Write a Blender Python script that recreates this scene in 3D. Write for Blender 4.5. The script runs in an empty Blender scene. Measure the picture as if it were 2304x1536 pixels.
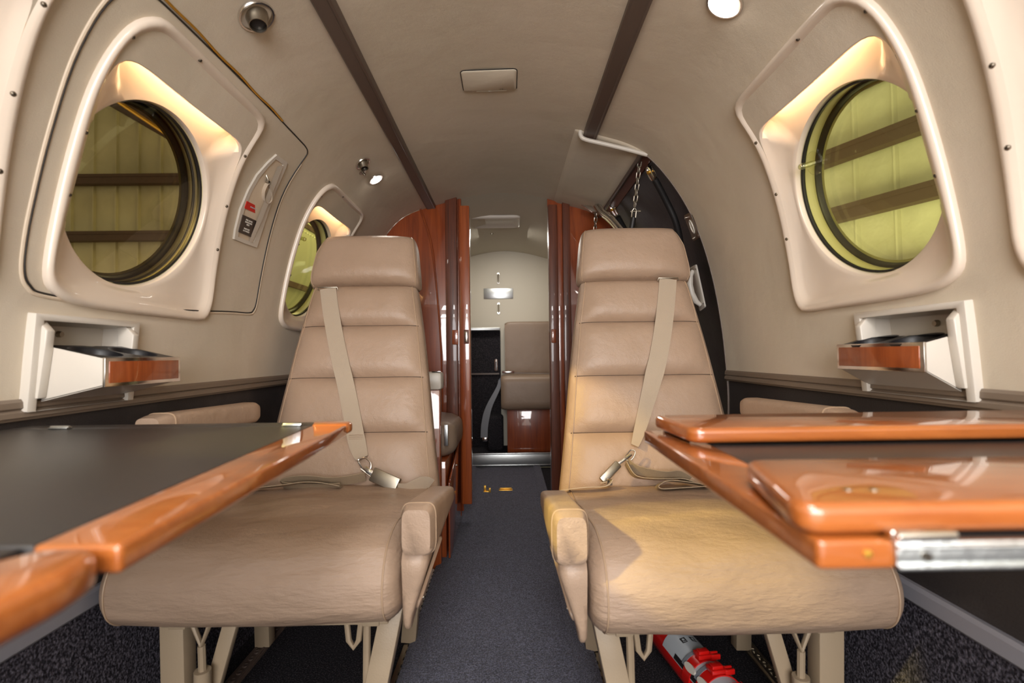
import bpy, bmesh, math, random
from mathutils import Vector, Matrix
random.seed(7)
C = bpy.context.scene.collection
PI = math.pi
# ------------------------------------------------------------------ geometry of the cabin
FPX=1100.0; PX,PY=1152.0,768.0; VX,VY=1143.0,797.0; ROLL=0.012; CZ=0.70; X0=-0.02
EYc=Vector(((VX-PX)/FPX,-(VY-PY)/FPX,-1.0)).normalized()
_u=Vector((-math.sin(ROLL),math.cos(ROLL),0)); EZc=(_u-EYc*_u.dot(EYc)).normalized(); EXc=EYc.cross(EZc)
def ray(px,py):
    v=Vector(((px-PX)/FPX,-(py-PY)/FPX,-1.0)); return Vector((v.dot(EXc),v.dot(EYc),v.dot(EZc)))
def P(px,py,d):                                   # survey helper: the point seen at a photo pixel, at distance d down the cabin
    r=ray(px,py); return Vector((0,0,CZ))+r*(d/r.y)
def on_plane(px,py,p0,n):
    r=ray(px,py); o=Vector((0,0,CZ)); return o+r*((p0-o).dot(n)/r.dot(n))
CTRL=[(-.14,1.385),(0,1.40),(.14,1.385),(.28,1.349),(.38,1.319),(.45,1.277),(.515,1.20),(.567,1.111),(.605,1.01),(.632,.902),(.650,.79),(.660,.69),(.666,.57),(.66,.43),(.652,.33),(.645,.2),(.64,.1),(.635,0),(.63,-.1)]
def cr(p0,p1,p2,p3,t):
    return tuple(.5*(2*b+(c-a)*t+(2*a-5*b+4*c-d)*t*t+(3*b-a-3*c+d)*t**3) for a,b,c,d in zip(p0,p1,p2,p3))
SEC=[]
for i in range(1,len(CTRL)-2):
    for j in range(12): SEC.append(cr(CTRL[i-1],CTRL[i],CTRL[i+1],CTRL[i+2],j/12))
SEC.append(CTRL[-2])
TS=[0.0]
for a,b in zip(SEC,SEC[1:]): TS.append(TS[-1]+math.dist(a,b))
def sec(t):
    t=max(0,min(TS[-1]-1e-9,t)); lo,hi=0,len(TS)-1
    while hi-lo>1:
        m=(lo+hi)//2
        if TS[m]<=t: lo=m
        else: hi=m
    f=(t-TS[lo])/(TS[hi]-TS[lo]); a,b=SEC[lo],SEC[hi]
    a0=SEC[max(0,lo-1)]; b0=SEC[min(len(SEC)-1,hi+1)]
    tx,tz=b0[0]-a0[0],b0[1]-a0[1]; l=math.hypot(tx,tz)
    return a[0]+(b[0]-a[0])*f,a[1]+(b[1]-a[1])*f,tx/l,tz/l
def W(s,y,t,h=0.0):                               # point on the fuselage liner: side, station, girth from the crown, height off the liner
    x,z,tx,tz=sec(t); return Vector((X0+s*(x+tz*h),y,z-tx*h))
def Wn(s,t):
    x,z,tx,tz=sec(t); return Vector((s*tz,0,-tx))  # inward normal
def Wt(s,t):
    x,z,tx,tz=sec(t); return Vector((s*tx,0,tz))   # down the wall
def zt(z):                                         # girth at a height
    a,b=0.0,TS[-1]
    for _ in range(40):
        m=(a+b)/2
        if sec(m)[1]>z: a=m
        else: b=m
    return a
# ------------------------------------------------------------------ materials
def lin(c): return tuple(((v/255)/12.92 if v/255<=.04045 else ((v/255+.055)/1.055)**2.4) for v in c)
def newmat(name):
    m=bpy.data.materials.new(name); m.use_nodes=True; nt=m.node_tree; return m,nt,nt.nodes['Principled BSDF']
def mat(name,col,rough=.5,metal=0,bump=None,var=None,coat=0,emis=None,spec=.5,stretch=None,sheen=0):
    m,nt,b=newmat(name); c=lin(col); b.inputs['Base Color'].default_value=(*c,1)
    b.inputs['Roughness'].default_value=rough; b.inputs['Metallic'].default_value=metal
    b.inputs['Coat Weight'].default_value=coat; b.inputs['Coat Roughness'].default_value=.03
    b.inputs['Specular IOR Level'].default_value=spec
    if sheen: b.inputs['Sheen Weight'].default_value=sheen
    if emis: b.inputs['Emission Color'].default_value=(*lin(emis[0]),1); b.inputs['Emission Strength'].default_value=emis[1]
    tc=nt.nodes.new('ShaderNodeTexCoord'); src=tc.outputs['Object']
    if stretch:
        mp=nt.nodes.new('ShaderNodeMapping'); mp.inputs['Scale'].default_value=stretch; nt.links.new(src,mp.inputs['Vector']); src=mp.outputs['Vector']
    if var:                                        # (scale, other colour, lo, hi)
        n=nt.nodes.new('ShaderNodeTexNoise'); n.inputs['Scale'].default_value=var[0]; n.inputs['Detail'].default_value=5; nt.links.new(src,n.inputs['Vector'])
        r=nt.nodes.new('ShaderNodeValToRGB'); r.color_ramp.elements[0].position=var[2]; r.color_ramp.elements[1].position=var[3]
        r.color_ramp.elements[0].color=(*c,1); r.color_ramp.elements[1].color=(*lin(var[1]),1)
        nt.links.new(n.outputs['Fac'],r.inputs['Fac']); nt.links.new(r.outputs['Color'],b.inputs['Base Color'])
    if bump:                                       # list of (scale, distance)
        prev=None
        for sc,di in bump:
            n=nt.nodes.new('ShaderNodeTexNoise'); n.inputs['Scale'].default_value=sc; n.inputs['Detail'].default_value=4; nt.links.new(src,n.inputs['Vector'])
            bp=nt.nodes.new('ShaderNodeBump'); bp.inputs['Distance'].default_value=di; bp.inputs['Strength'].default_value=1
            nt.links.new(n.outputs['Fac'],bp.inputs['Height'])
            if prev: nt.links.new(prev.outputs['Normal'],bp.inputs['Normal'])
            prev=bp
        nt.links.new(prev.outputs['Normal'],b.inputs['Normal'])
    return m
def woodmat(name,c1,c2,stretch,coat=1,rough=.35):
    m,nt,b=newmat(name)
    tc=nt.nodes.new('ShaderNodeTexCoord'); mp=nt.nodes.new('ShaderNodeMapping'); mp.inputs['Scale'].default_value=stretch
    n=nt.nodes.new('ShaderNodeTexNoise'); n.inputs['Scale'].default_value=6; n.inputs['Detail'].default_value=8; n.inputs['Roughness'].default_value=.65; n.inputs['Distortion'].default_value=.6
    r=nt.nodes.new('ShaderNodeValToRGB'); r.color_ramp.elements[0].position=.32; r.color_ramp.elements[1].position=.7
    r.color_ramp.elements[0].color=(*lin(c1),1); r.color_ramp.elements[1].color=(*lin(c2),1)
    nt.links.new(tc.outputs['Object'],mp.inputs['Vector']); nt.links.new(mp.outputs['Vector'],n.inputs['Vector'])
    nt.links.new(n.outputs['Fac'],r.inputs['Fac']); nt.links.new(r.outputs['Color'],b.inputs['Base Color'])
    b.inputs['Roughness'].default_value=rough; b.inputs['Coat Weight'].default_value=coat; b.inputs['Coat Roughness'].default_value=.02; b.inputs['Coat IOR'].default_value=1.6
    return m
def glassmat(name,tint,refl=1.0):
    m,nt,b=newmat(name); out=nt.nodes['Material Output']; nt.nodes.remove(b)
    t=nt.nodes.new('ShaderNodeBsdfTransparent'); t.inputs['Color'].default_value=(*tint,1)
    g=nt.nodes.new('ShaderNodeBsdfGlossy'); g.inputs['Roughness'].default_value=.02
    f=nt.nodes.new('ShaderNodeLayerWeight'); f.inputs['Blend'].default_value=.5
    pw=nt.nodes.new('ShaderNodeMath'); pw.operation='POWER'; pw.inputs[1].default_value=4.5; nt.links.new(f.outputs['Facing'],pw.inputs[0])
    mu=nt.nodes.new('ShaderNodeMath'); mu.operation='MULTIPLY_ADD'; mu.inputs[1].default_value=.8; mu.inputs[2].default_value=.045*refl
    nt.links.new(pw.outputs[0],mu.inputs[0])
    mx=nt.nodes.new('ShaderNodeMixShader'); nt.links.new(mu.outputs[0],mx.inputs[0]); nt.links.new(t.outputs[0],mx.inputs[1]); nt.links.new(g.outputs[0],mx.inputs[2])
    nt.links.new(mx.outputs[0],out.inputs['Surface']); return m
M={}
M['liner']=mat('beige_liner_vinyl',(204,193,174),.62,bump=[(900,.0004),(9,.0035)],var=(3,(212,200,182),.4,.65),spec=.3)
M['liner_bead']=mat('liner_bead',(214,198,176),.5)
M['cream']=mat('cream_plastic',(220,206,190),.28,bump=[(6,.002)],coat=.25)
M['ivory']=mat('ivory_plastic',(204,197,186),.35)
M['leather']=mat('tan_leather',(172,147,126),.40,bump=[(420,.0006),(60,.0012),(11,.005)],var=(5,(163,138,116),.4,.7),spec=.45)
M['leather_wrinkled']=mat('creased_tan_leather',(170,145,124),.40,bump=[(420,.0006),(60,.0012),(9,.008)],var=(5,(163,138,116),.4,.7),spec=.45,stretch=(1,1.4,3.5))
M['piping']=mat('tan_piping',(172,146,120),.5)
M['taupe']=mat('taupe_leather',(138,118,100),.42,bump=[(420,.0006),(11,.004)])
M['webbing']=mat('belt_webbing',(180,163,142),.75,bump=[(500,.0008)],stretch=(3,3,.6),sheen=.3)
M['web_dark']=mat('lap_belt_webbing',(160,142,118),.8,bump=[(500,.0008)])
M['chrome']=mat('chrome',(225,222,218),.16,1)
M['brushed']=mat('brushed_aluminium',(196,200,200),.32,1,bump=[(200,.0003)])
M['satin']=mat('satin_metal',(168,160,146),.38,1)
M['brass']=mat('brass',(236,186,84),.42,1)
M['frame_paint']=mat('beige_frame_paint',(160,142,118),.42,bump=[(300,.0002)])
M['mahogany']=woodmat('mahogany_panel',(118,50,22),(164,80,36),(9,9,.55))
M['mahogany_dark']=woodmat('mahogany_dark',(74,38,24),(118,60,36),(22,22,.7),coat=.35,rough=.45)
M['mahogany_edge']=woodmat('mahogany_edge',(128,56,22),(168,84,36),(14,14,.6))
M['table_wood']=woodmat('table_cherry_wood',(148,78,28),(176,102,46),(1.2,14,10))
M['inlay_wood']=woodmat('inlay_wood',(130,60,24),(164,84,40),(10,10,1.0),coat=.5)
M['table_leather']=mat('black_table_leather',(44,42,42),.36,bump=[(700,.0003)],spec=.6)
M['black_vinyl']=mat('black_vinyl',(42,41,48),.42,bump=[(350,.0008),(10,.004)])
M['side_black']=mat('black_sidewall',(46,42,42),.6,bump=[(300,.0007)],var=(7,(66,60,58),.55,.8))
M['rail_strip']=mat('brown_rail',(120,106,92),.4,bump=[(40,.0006)],stretch=(1,.2,1))
M['brown']=mat('brown_extrusion',(92,78,70),.42)
M['oxide']=mat('red_brown_strip',(104,62,50),.5,bump=[(300,.0006)])
M['carpet']=mat('charcoal_carpet',(48,48,60),1,bump=[(300,.006),(14,.006)],var=(330,(122,124,146),.40,.72),spec=.1,sheen=.2)
M['carpet_side']=mat('grey_side_carpet',(40,38,44),1,bump=[(300,.006)],var=(230,(120,116,128),.42,.74),spec=.1)
M['carpet_black']=mat('black_carpet',(34,33,37),1,bump=[(300,.005)],var=(300,(84,80,84),.5,.74),spec=.1)
M['rubber']=mat('black_rubber',(26,24,24),.5)
M['tunnel']=mat('olive_window_tunnel',(196,188,150),.4)
M['black']=mat('black_plastic',(22,22,26),.38)
M['screw']=mat('steel_screw',(150,142,130),.3,1)
M['screw_slot']=mat('screw_recess',(40,36,32),.6)
M['aft_panel']=mat('aft_panel_vinyl',(206,200,184),.7,bump=[(900,.0004)])
M['red']=mat('red_paint',(196,22,18),.25,coat=.4)
M['red_placard']=mat('red_placard',(206,34,20),.4)
M['placard']=mat('charcoal_placard',(64,54,48),.45)
M['white_print']=mat('white_print',(225,220,210),.5)
M['black_print']=mat('black_print',(24,22,22),.6)
M['label']=mat('silver_label',(176,184,190),.4)
M['strap_grey']=mat('grey_strap',(120,124,132),.6)
M['acrylic']=glassmat('clear_acrylic',(.95,.95,.88),1.6)
M['knob_acrylic']=glassmat('cloudy_acrylic',(.9,.9,.7),6)
M['grey_strip']=mat('grey_painted_strip',(142,142,150),.4)
M['seam']=mat('seam_crease_shade',(74,56,42),.7)  # dark brown that paints the shade of the backrest creases
M['pane_green']=glassmat('green_tinted_pane',(.93,.95,.62))
M['pane_brown']=glassmat('smoke_tinted_pane',(.36,.31,.21))
M['pane_clear']=glassmat('clear_outer_pane',(.95,.96,.90))
M['hangar']=mat('hangar_sheet_steel',(200,196,166),.45,.15,bump=[(3,.02)],var=(.9,(160,154,126),.4,.7))
M['girt']=mat('hangar_girt',(70,52,42),.6)
M['hangar_floor']=mat('hangar_concrete',(150,146,138),.6)
M['nacelle']=mat('polished_skin',(200,200,168),.35,.6,bump=[(4,.003)])
M['lamp_glow']=mat('lamp_lens',(255,255,255),.3,emis=((255,246,235),18))
# ------------------------------------------------------------------ mesh builder
class MB:
    def __init__(s): s.v=[]; s.f=[]; s.mi=[]
    def add(s,vs,fs,mi=0):
        o=len(s.v); s.v+= [tuple(v) for v in vs]; s.f+=[tuple(i+o for i in f) for f in fs]; s.mi+=[mi]*len(fs); return s
    def box(s,c,size,rot=None,mi=0):
        hx,hy,hz=[k/2 for k in size]; vs=[Vector((x,y,z)) for x in(-hx,hx) for y in(-hy,hy) for z in(-hz,hz)]
        if rot is not None: vs=[rot@v for v in vs]
        vs=[v+Vector(c) for v in vs]
        return s.add(vs,[(0,1,3,2),(4,6,7,5),(0,4,5,1),(2,3,7,6),(0,2,6,4),(1,5,7,3)],mi)
    def loft(s,rings,caps=True,closed=True,mi=0):
        n=len(rings[0]); vs=[v for r in rings for v in r]; fs=[]
        for i in range(len(rings)-1):
            for j in range(n if closed else n-1):
                k=(j+1)%n; fs.append((i*n+j,i*n+k,(i+1)*n+k,(i+1)*n+j))
        if caps and closed: fs.append(tuple(range(n-1,-1,-1))); fs.append(tuple((len(rings)-1)*n+j for j in range(n)))
        return s.add(vs,fs,mi)
    def tube(s,pts,r,n=8,closed=False,caps=True,mi=0):
        pts=[Vector(p) for p in pts]; rs=r if isinstance(r,(list,tuple)) else [r]*len(pts); rings=[]; L=len(pts); prev=None
        for i,p in enumerate(pts):
            if closed: d=pts[(i+1)%L]-pts[i-1]
            else: d=pts[min(i+1,L-1)]-pts[max(i-1,0)]
            d.normalize()
            if prev is None:
                a=Vector((0,0,1)) if abs(d.z)<.9 else Vector((1,0,0)); a=(a-d*a.dot(d)).normalized()
            else: a=(prev-d*prev.dot(d)).normalized()
            prev=a; b=d.cross(a)
            rings.append([p+(a*math.cos(2*PI*k/n)+b*math.sin(2*PI*k/n))*rs[i] for k in range(n)])
        if closed: rings.append(rings[0]); caps=False
        return s.loft(rings,caps,mi=mi)
    def lathe(s,prof,o,ax,n=32,mi=0):             # prof: (radius, height along ax)
        ax=Vector(ax).normalized(); a=Vector((0,0,1)) if abs(ax.z)<.9 else Vector((1,0,0)); a=(a-ax*a.dot(ax)).normalized(); b=ax.cross(a); o=Vector(o)
        rings=[[o+ax*h+(a*math.cos(2*PI*k/n)+b*math.sin(2*PI*k/n))*max(r,1e-5) for k in range(n)] for r,h in prof]
        return s.loft(rings,False,mi=mi)
    def prism(s,pts,vec,mi=0):
        vec=Vector(vec); n=len(pts); pts=[Vector(p) for p in pts]
        return s.loft([pts,[p+vec for p in pts]],True,mi=mi)
    def ribbon(s,pts,wd,w,th=.0016,mi=0):         # belt: centre points, width directions, width
        pts=[Vector(p) for p in pts]; rings=[]
        for i,p in enumerate(pts):
            d=(pts[min(i+1,len(pts)-1)]-pts[max(i-1,0)]).normalized(); a=Vector(wd[i] if isinstance(wd,list) else wd); a=(a-d*a.dot(d)).normalized(); b=d.cross(a)
            ww=w[i] if isinstance(w,list) else w
            rings.append([p+a*ww/2+b*th/2,p-a*ww/2+b*th/2,p-a*ww/2-b*th/2,p+a*ww/2-b*th/2])
        return s.loft(rings,True,mi=mi)
    def grid(s,fn,nu,nv,keep=None,mi=0):
        vs=[fn(i/nu,j/nv) for i in range(nu+1) for j in range(nv+1)]; fs=[]
        for i in range(nu):
            for j in range(nv):
                if keep and not keep((i+.5)/nu,(j+.5)/nv): continue
                a=i*(nv+1)+j; fs.append((a,a+1,a+nv+2,a+nv+1))
        return s.add(vs,fs,mi)
    def build(s,name,m,parent=None,bevel=0,seg=2,smooth=38,label=None,recalc=True):
        me=bpy.data.meshes.new(name); me.from_pydata(s.v,[],s.f); me.polygons.foreach_set('material_index',s.mi)
        bm=bmesh.new(); bm.from_mesh(me)
        bmesh.ops.remove_doubles(bm,verts=bm.verts,dist=1e-6)
        lv=[v for v in bm.verts if not v.link_faces]
        if lv: bmesh.ops.delete(bm,geom=lv,context='VERTS')
        if recalc: bmesh.ops.recalc_face_normals(bm,faces=bm.faces)
        if bevel:
            es=[e for e in bm.edges if len(e.link_faces)==2 and e.calc_face_angle(0)>.6]
            bmesh.ops.bevel(bm,geom=es,offset=bevel,segments=seg,profile=.5,affect='EDGES',clamp_overlap=True)
        bm.to_mesh(me); bm.free()
        for mm in (m if isinstance(m,(list,tuple)) else [m]): me.materials.append(M[mm] if isinstance(mm,str) else mm)
        me.polygons.foreach_set('use_smooth',[True]*len(me.polygons)); me.set_sharp_from_angle(angle=math.radians(smooth))
        o=bpy.data.objects.new(name,me); C.objects.link(o)
        if parent is not None: attach(o,parent)
        if label: o['label']=label
        return o
def attach(o,parent):
    o.parent=parent
    if parent.type=='EMPTY': o.matrix_parent_inverse=Matrix.Translation(-Vector(parent.location))
def thing(name,label,cat,loc,group=None):
    o=bpy.data.objects.new(name,None); o.empty_display_size=.02; C.objects.link(o); o.location=loc; o['label']=label; o['category']=cat
    if group: o['group']=group
    return o
def tag(o,label,cat,group=None,kind=None):
    if label: o['label']=label
    if cat: o['category']=cat
    if group: o['group']=group
    if kind: o['kind']=kind
    return o
def struct(o,label=None):
    o['kind']='structure'
    if label: o['label']=label
    return o
def textmesh(name,body,size,origin,ex,ey,m,parent,depth=.0003):
    cu=bpy.data.curves.new(name,'FONT'); cu.body=body; cu.size=size; cu.align_x='CENTER'; cu.align_y='CENTER'; cu.extrude=depth
    t=bpy.data.objects.new(name,cu); C.objects.link(t); bpy.context.view_layer.update()
    me=bpy.data.meshes.new_from_object(t); bpy.data.objects.remove(t); bpy.data.curves.remove(cu)
    ex=Vector(ex).normalized(); ey=Vector(ey); ey=(ey-ex*ey.dot(ex)).normalized(); ez=ex.cross(ey)
    mt=Matrix((ex,ey,ez)).transposed().to_4x4(); mt.translation=Vector(origin); me.transform(mt)
    me.name=name; me.materials.clear(); me.materials.append(M[m]); o=bpy.data.objects.new(name,me); C.objects.link(o)
    if parent is not None: attach(o,parent)
    return o
def smoothpoly(pts,n,closed=True):
    L=len(pts); out=[]
    segs=L if closed else L-1
    for i in range(segs):
        g=lambda k:pts[k%L] if closed else pts[max(0,min(L-1,k))]
        for j in range(n): out.append(cr(g(i-1),g(i),g(i+1),g(i+2),j/n))
    if not closed: out.append(tuple(pts[-1]))
    return out
def inpoly(p,poly):
    x,y=p; c=False; n=len(poly)
    for i in range(n):
        x1,y1=poly[i][:2]; x2,y2=poly[i-1][:2]
        if (y1>y)!=(y2>y) and x<(x2-x1)*(y-y1)/(y2-y1)+x1: c=not c
    return c
def rrect(w,h,r,n=6):                              # rounded rectangle outline, centred
    out=[]
    for cx,cy,a0 in ((w/2-r,h/2-r,0),(-w/2+r,h/2-r,90),(-w/2+r,-h/2+r,180),(w/2-r,-h/2+r,270)):
        for k in range(n+1):
            a=math.radians(a0+90*k/n); out.append((cx+r*math.cos(a),cy+r*math.sin(a)))
    return out
def spow(v,p): return math.copysign(abs(v)**p,v)
# ================================================================== THE SHELL
YF,YA=-1.3,3.3
T_C=.30; T_ARM=zt(.636); T_STRIP=zt(.33); T_STRIP2=zt(.305); TEND=TS[-1]; TCW=.812
OUT=[(-.165,.985),(-.170,.955),(-.171,.90),(-.173,.80),(-.177,.69),(-.174,.62),(-.163,.578),(-.14,.553),(-.115,.546),(-.05,.545),(.05,.546),(.145,.547),(.176,.553),(.190,.570),(.192,.598),(.194,.655),(.202,.73),(.215,.85),(.222,.93),(.224,.975),(.216,1.004),(.195,1.017),(.1,1.018),(-.02,1.018),(-.11,1.014),(-.148,1.002)]
OUT=smoothpoly(OUT,5)                             # window surround outline: station from the window centre, girth
WIN={('left',0):.41,('left',1):.87,('left',2):1.592,('right',0):.365,('right',1):.825}
def rad(poly,ang,cy=0.0,ct=TCW):
    dx,dy=math.cos(ang),math.sin(ang); best=0
    for i in range(len(poly)):
        x1,y1=poly[i-1][0]-cy,poly[i-1][1]-ct; x2,y2=poly[i][0]-cy,poly[i][1]-ct
        den=dx*(y2-y1)-dy*(x2-x1)
        if abs(den)<1e-12: continue
        r=(x1*(y2-y1)-y1*(x2-x1))/den; u=(x1*dy-y1*dx)/den
        if 0<=u<=1 and r>best: best=r
    return best
NA=144
ANG=[math.atan2(OUT[i*len(OUT)//NA*1][1]-TCW,OUT[i*len(OUT)//NA][0]) for i in range(0)]
ANG=[2*PI*k/NA for k in range(NA)]
RO=[rad(OUT,a) for a in ANG]
def keepwall(side,y,t):
    for (sd,k),yc in WIN.items():
        if sd==side:
            dy,dt=y-yc,t-TCW; r=math.hypot(dy,dt)
            if r<.3 and r<-.012+RO[int(round(math.atan2(dt,dy)/(2*PI)*NA))%NA]: return False
    for sd,y0,y1 in (('left',.704,.871),('right',.672,.858)):
        if sd==side and y0<y<y1 and 1.046<t<1.160: return False
    return True
def wallpart(side,s,y0,y1,t0,t1,ny,nt,h=0):
    return MB().grid(lambda a,b:W(s,y0+(y1-y0)*a,t0+(t1-t0)*b,h),ny,nt,lambda a,b:keepwall(side,y0+(y1-y0)*a,t0+(t1-t0)*b))
YD0,YD1=1.436,2.10
w=wallpart('left',-1,YF,2.1,T_C,T_ARM,230,64)
wl=struct(w.build('wall_left','liner',recalc=False),'beige vinyl cabin side wall with the emergency exit, on the left')
w=wallpart('right',1,YF,YD0,T_C,T_ARM,185,64)
wr=struct(w.build('wall_right','liner',recalc=False),'beige vinyl cabin side wall ahead of the black entry door, on the right')
# lower black side panels, ledge strip, kick strip and carpeted kick panel
for side,s,par,y1 in (('left',-1,wl,2.1),('right',1,wr,YD0)):
    MB().grid(lambda a,b:W(s,YF+(y1-YF)*a,T_ARM+(T_STRIP-T_ARM)*b,-.004),20,12).build('lower_panel','side_black',par,recalc=False,label='black lower side wall panel')
    prof=[(T_ARM-.010,0),(T_ARM-.010,.003),(T_ARM-.006,.006),(T_ARM+.002,.007),(T_ARM+.005,.004),(T_ARM+.008,.008),(T_ARM+.015,.009),(T_ARM+.016,.005),(T_ARM+.020,.004),(T_ARM+.021,-.005)]
    m=MB().loft([[W(s,y,t,h) for t,h in prof] for y in (YF,y1)],closed=False); m.build('ledge_rail','rail_strip',par,smooth=20,label='brown grey moulded rail')
    prof=[(T_STRIP-.004,-.004),(T_STRIP-.004,.004),(T_STRIP+.002,.007),(T_STRIP+.022,.007),(T_STRIP+.026,.003),(T_STRIP+.026,-.004)]
    m=MB().loft([[W(s,y,t,h) for t,h in prof] for y in (YF,y1)],closed=False); m.build('kick_strip','grey_strip',par,smooth=20,label='grey strip')
    MB().grid(lambda a,b:W(s,YF+(y1-YF)*a,T_STRIP+.024+(TEND-T_STRIP-.024)*b,0),40,12).build('kick_panel','carpet_side',par,recalc=False,label='grey carpeted kick panel')
# aft cabin sides
def ring(y,t0,t1,n,s,h=0): return [W(s,y,t0+(t1-t0)*k/n,h) for k in range(n+1)]
m=MB(); m.loft([ring(y,0.0,TEND,50,-1) for y in (2.1,YA)],closed=False)
wal=struct(m.build('wall_aft_left','aft_panel',recalc=False),'pale side wall of the aft compartment, on the left')
m=MB(); m.loft([ring(y,0.0,TEND,50,1) for y in (2.1,YA)],closed=False)
struct(m.build('wall_aft_right','aft_panel',recalc=False),'pale side wall of the aft compartment, on the right')
# ceiling centre panel with the aft part over the door
def tce(a): return T_C*(2*a-1)
def cw(y,t): return W(1 if t>=0 else -1,y,abs(t))
m=MB(); m.grid(lambda a,b:cw(YF+(2.12-YF)*a,tce(b)),60,30)
ceil=struct(m.build('ceiling','liner',recalc=False),'beige vinyl headliner panel between the two dark rails')
m=MB()
m.loft([[W(1,y,T_C-.070+(.44-T_C+.070)*k/16,hh if k not in (0,16) else min(0,hh)) for k in range(17)] for y,hh in ((YD0-.012,-.004),(YD0-.006,.003),(YD0+.004,.006),(2.10,.006))],closed=False)
aftc=struct(m.build('ceiling_over_door','liner'),'beige headliner panel sloping down over the entry door')
# door header and its dark drip strip
m=MB()
m.loft([[W(1,y,t,h) for t,h in ((.436,.007),(.440,.010),(.446,.010),(.450,.004))] for y in (YD0,YD1)],closed=False)
m.build('door_header','brown',aftc)
m=MB(); m.loft([[W(1,y,t,h) for t,h in ((.448,.004),(.452,-.006),(.476,-.012),(.478,-.03))] for y in (YD0,YD1)],closed=False)
m.build('header_strip','oxide',aftc,label='red brown strip')
# floor
m=MB(); m.grid(lambda a,b:(X0-.64+1.28*a,YF+(3.04-YF)*b,0),8,30)
fl=struct(m.build('floor','carpet_black'),'black carpeted cabin floor under the seats')
m=MB(); pr=[(-.246,.0005),(-.244,.012),(-.225,.019),(-.208,.018),(-.200,.008),(-.190,.008),(.140,.008),(.150,.018),(.170,.019),(.190,.014),(.192,.0005)]
m.loft([[(x,y,z) for x,z in pr] for y in (YF,.2,1,1.8,3.028)],closed=False)
m.build('aisle_runner','carpet',fl,label='dark blue grey carpet runner with raised edges')
# notched seat tracks along the aisle edges
for sgn,x in ((-1,-.252),(1,.198)):
    m=MB(); m.box((x,.70,.006),(.010,1.8,.010)); 
    for k in range(66): m.box((x-sgn*.006,-.1+k*.026,.008),(.010,.013,.004),Matrix.Rotation(.5*sgn,3,'Z'))
    tag(m.build('seat_track','satin'),'notched metal seat track along the %s edge of the aisle'%('left' if sgn<0 else 'right'),'seat track')
for sgn,x in ((-1,-.60),(1,.56)):
    m=MB(); m.box((x,.68,.003),(.030,1.76,.006)); m.box((x-.008,.68,.007),(.006,1.76,.006)); m.box((x+.010,.68,.007),(.004,1.76,.006))
    for k in range(68): m.lathe([(.0075,0),(.0075,.003),(.004,.003)],(x+.001,-.25+k*.025,.006),(0,0,1),8)
    tag(m.build('seat_track','satin' if sgn>0 else 'brown'),'flat metal seat track under the outer legs of the %s seat'%('left' if sgn<0 else 'right'),'seat track')
# ---- dark headliner rails
def rail(x,y0,y1,name,label):
    m=MB(); rings=[]
    for y in (y0,y1):
        zc=W(1 if x>X0 else -1,y,abs(abs(x-X0))*1.02).z
        sl=(-.15 if x>X0 else .15)
        rings.append([(x+dx,y,zc+dx*sl+dz) for dx,dz in ((-.020,.004),(-.0195,-.006),(-.015,-.010),(.010,-.010),(.0125,-.0125),(.0175,-.012),(.0195,-.006),(.020,.004))])
    m.loft(rings); return tag(m.build(name,'brown',smooth=25),label,'rail')
rail(-.325,YF,2.135,'headliner_rail','dark brown rail running along the headliner, the longer one on the left')
rail(.252,YF,1.452,'headliner_rail','dark brown rail along the headliner, ending at the white edge trim on the right')
# ---- white edge trim at the end of the right rail
p=[P(1322,289,1.43),P(1311,286,1.43),P(1306,292,1.432),P(1307,303,1.432),P(1318,311,1.432),P(1360,321,1.432),P(1410,333,1.432),P(1456,345,1.432)]
p=[q+Vector((0,0,-.004)) for q in p]
m=MB(); pp=smoothpoly([tuple(q) for q in p],4,False); m.tube(pp,.0065,10)
tag(m.build('edge_trim','ivory'),'white rounded plastic edge trim hooked round the end of the right headliner rail','trim')
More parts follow.
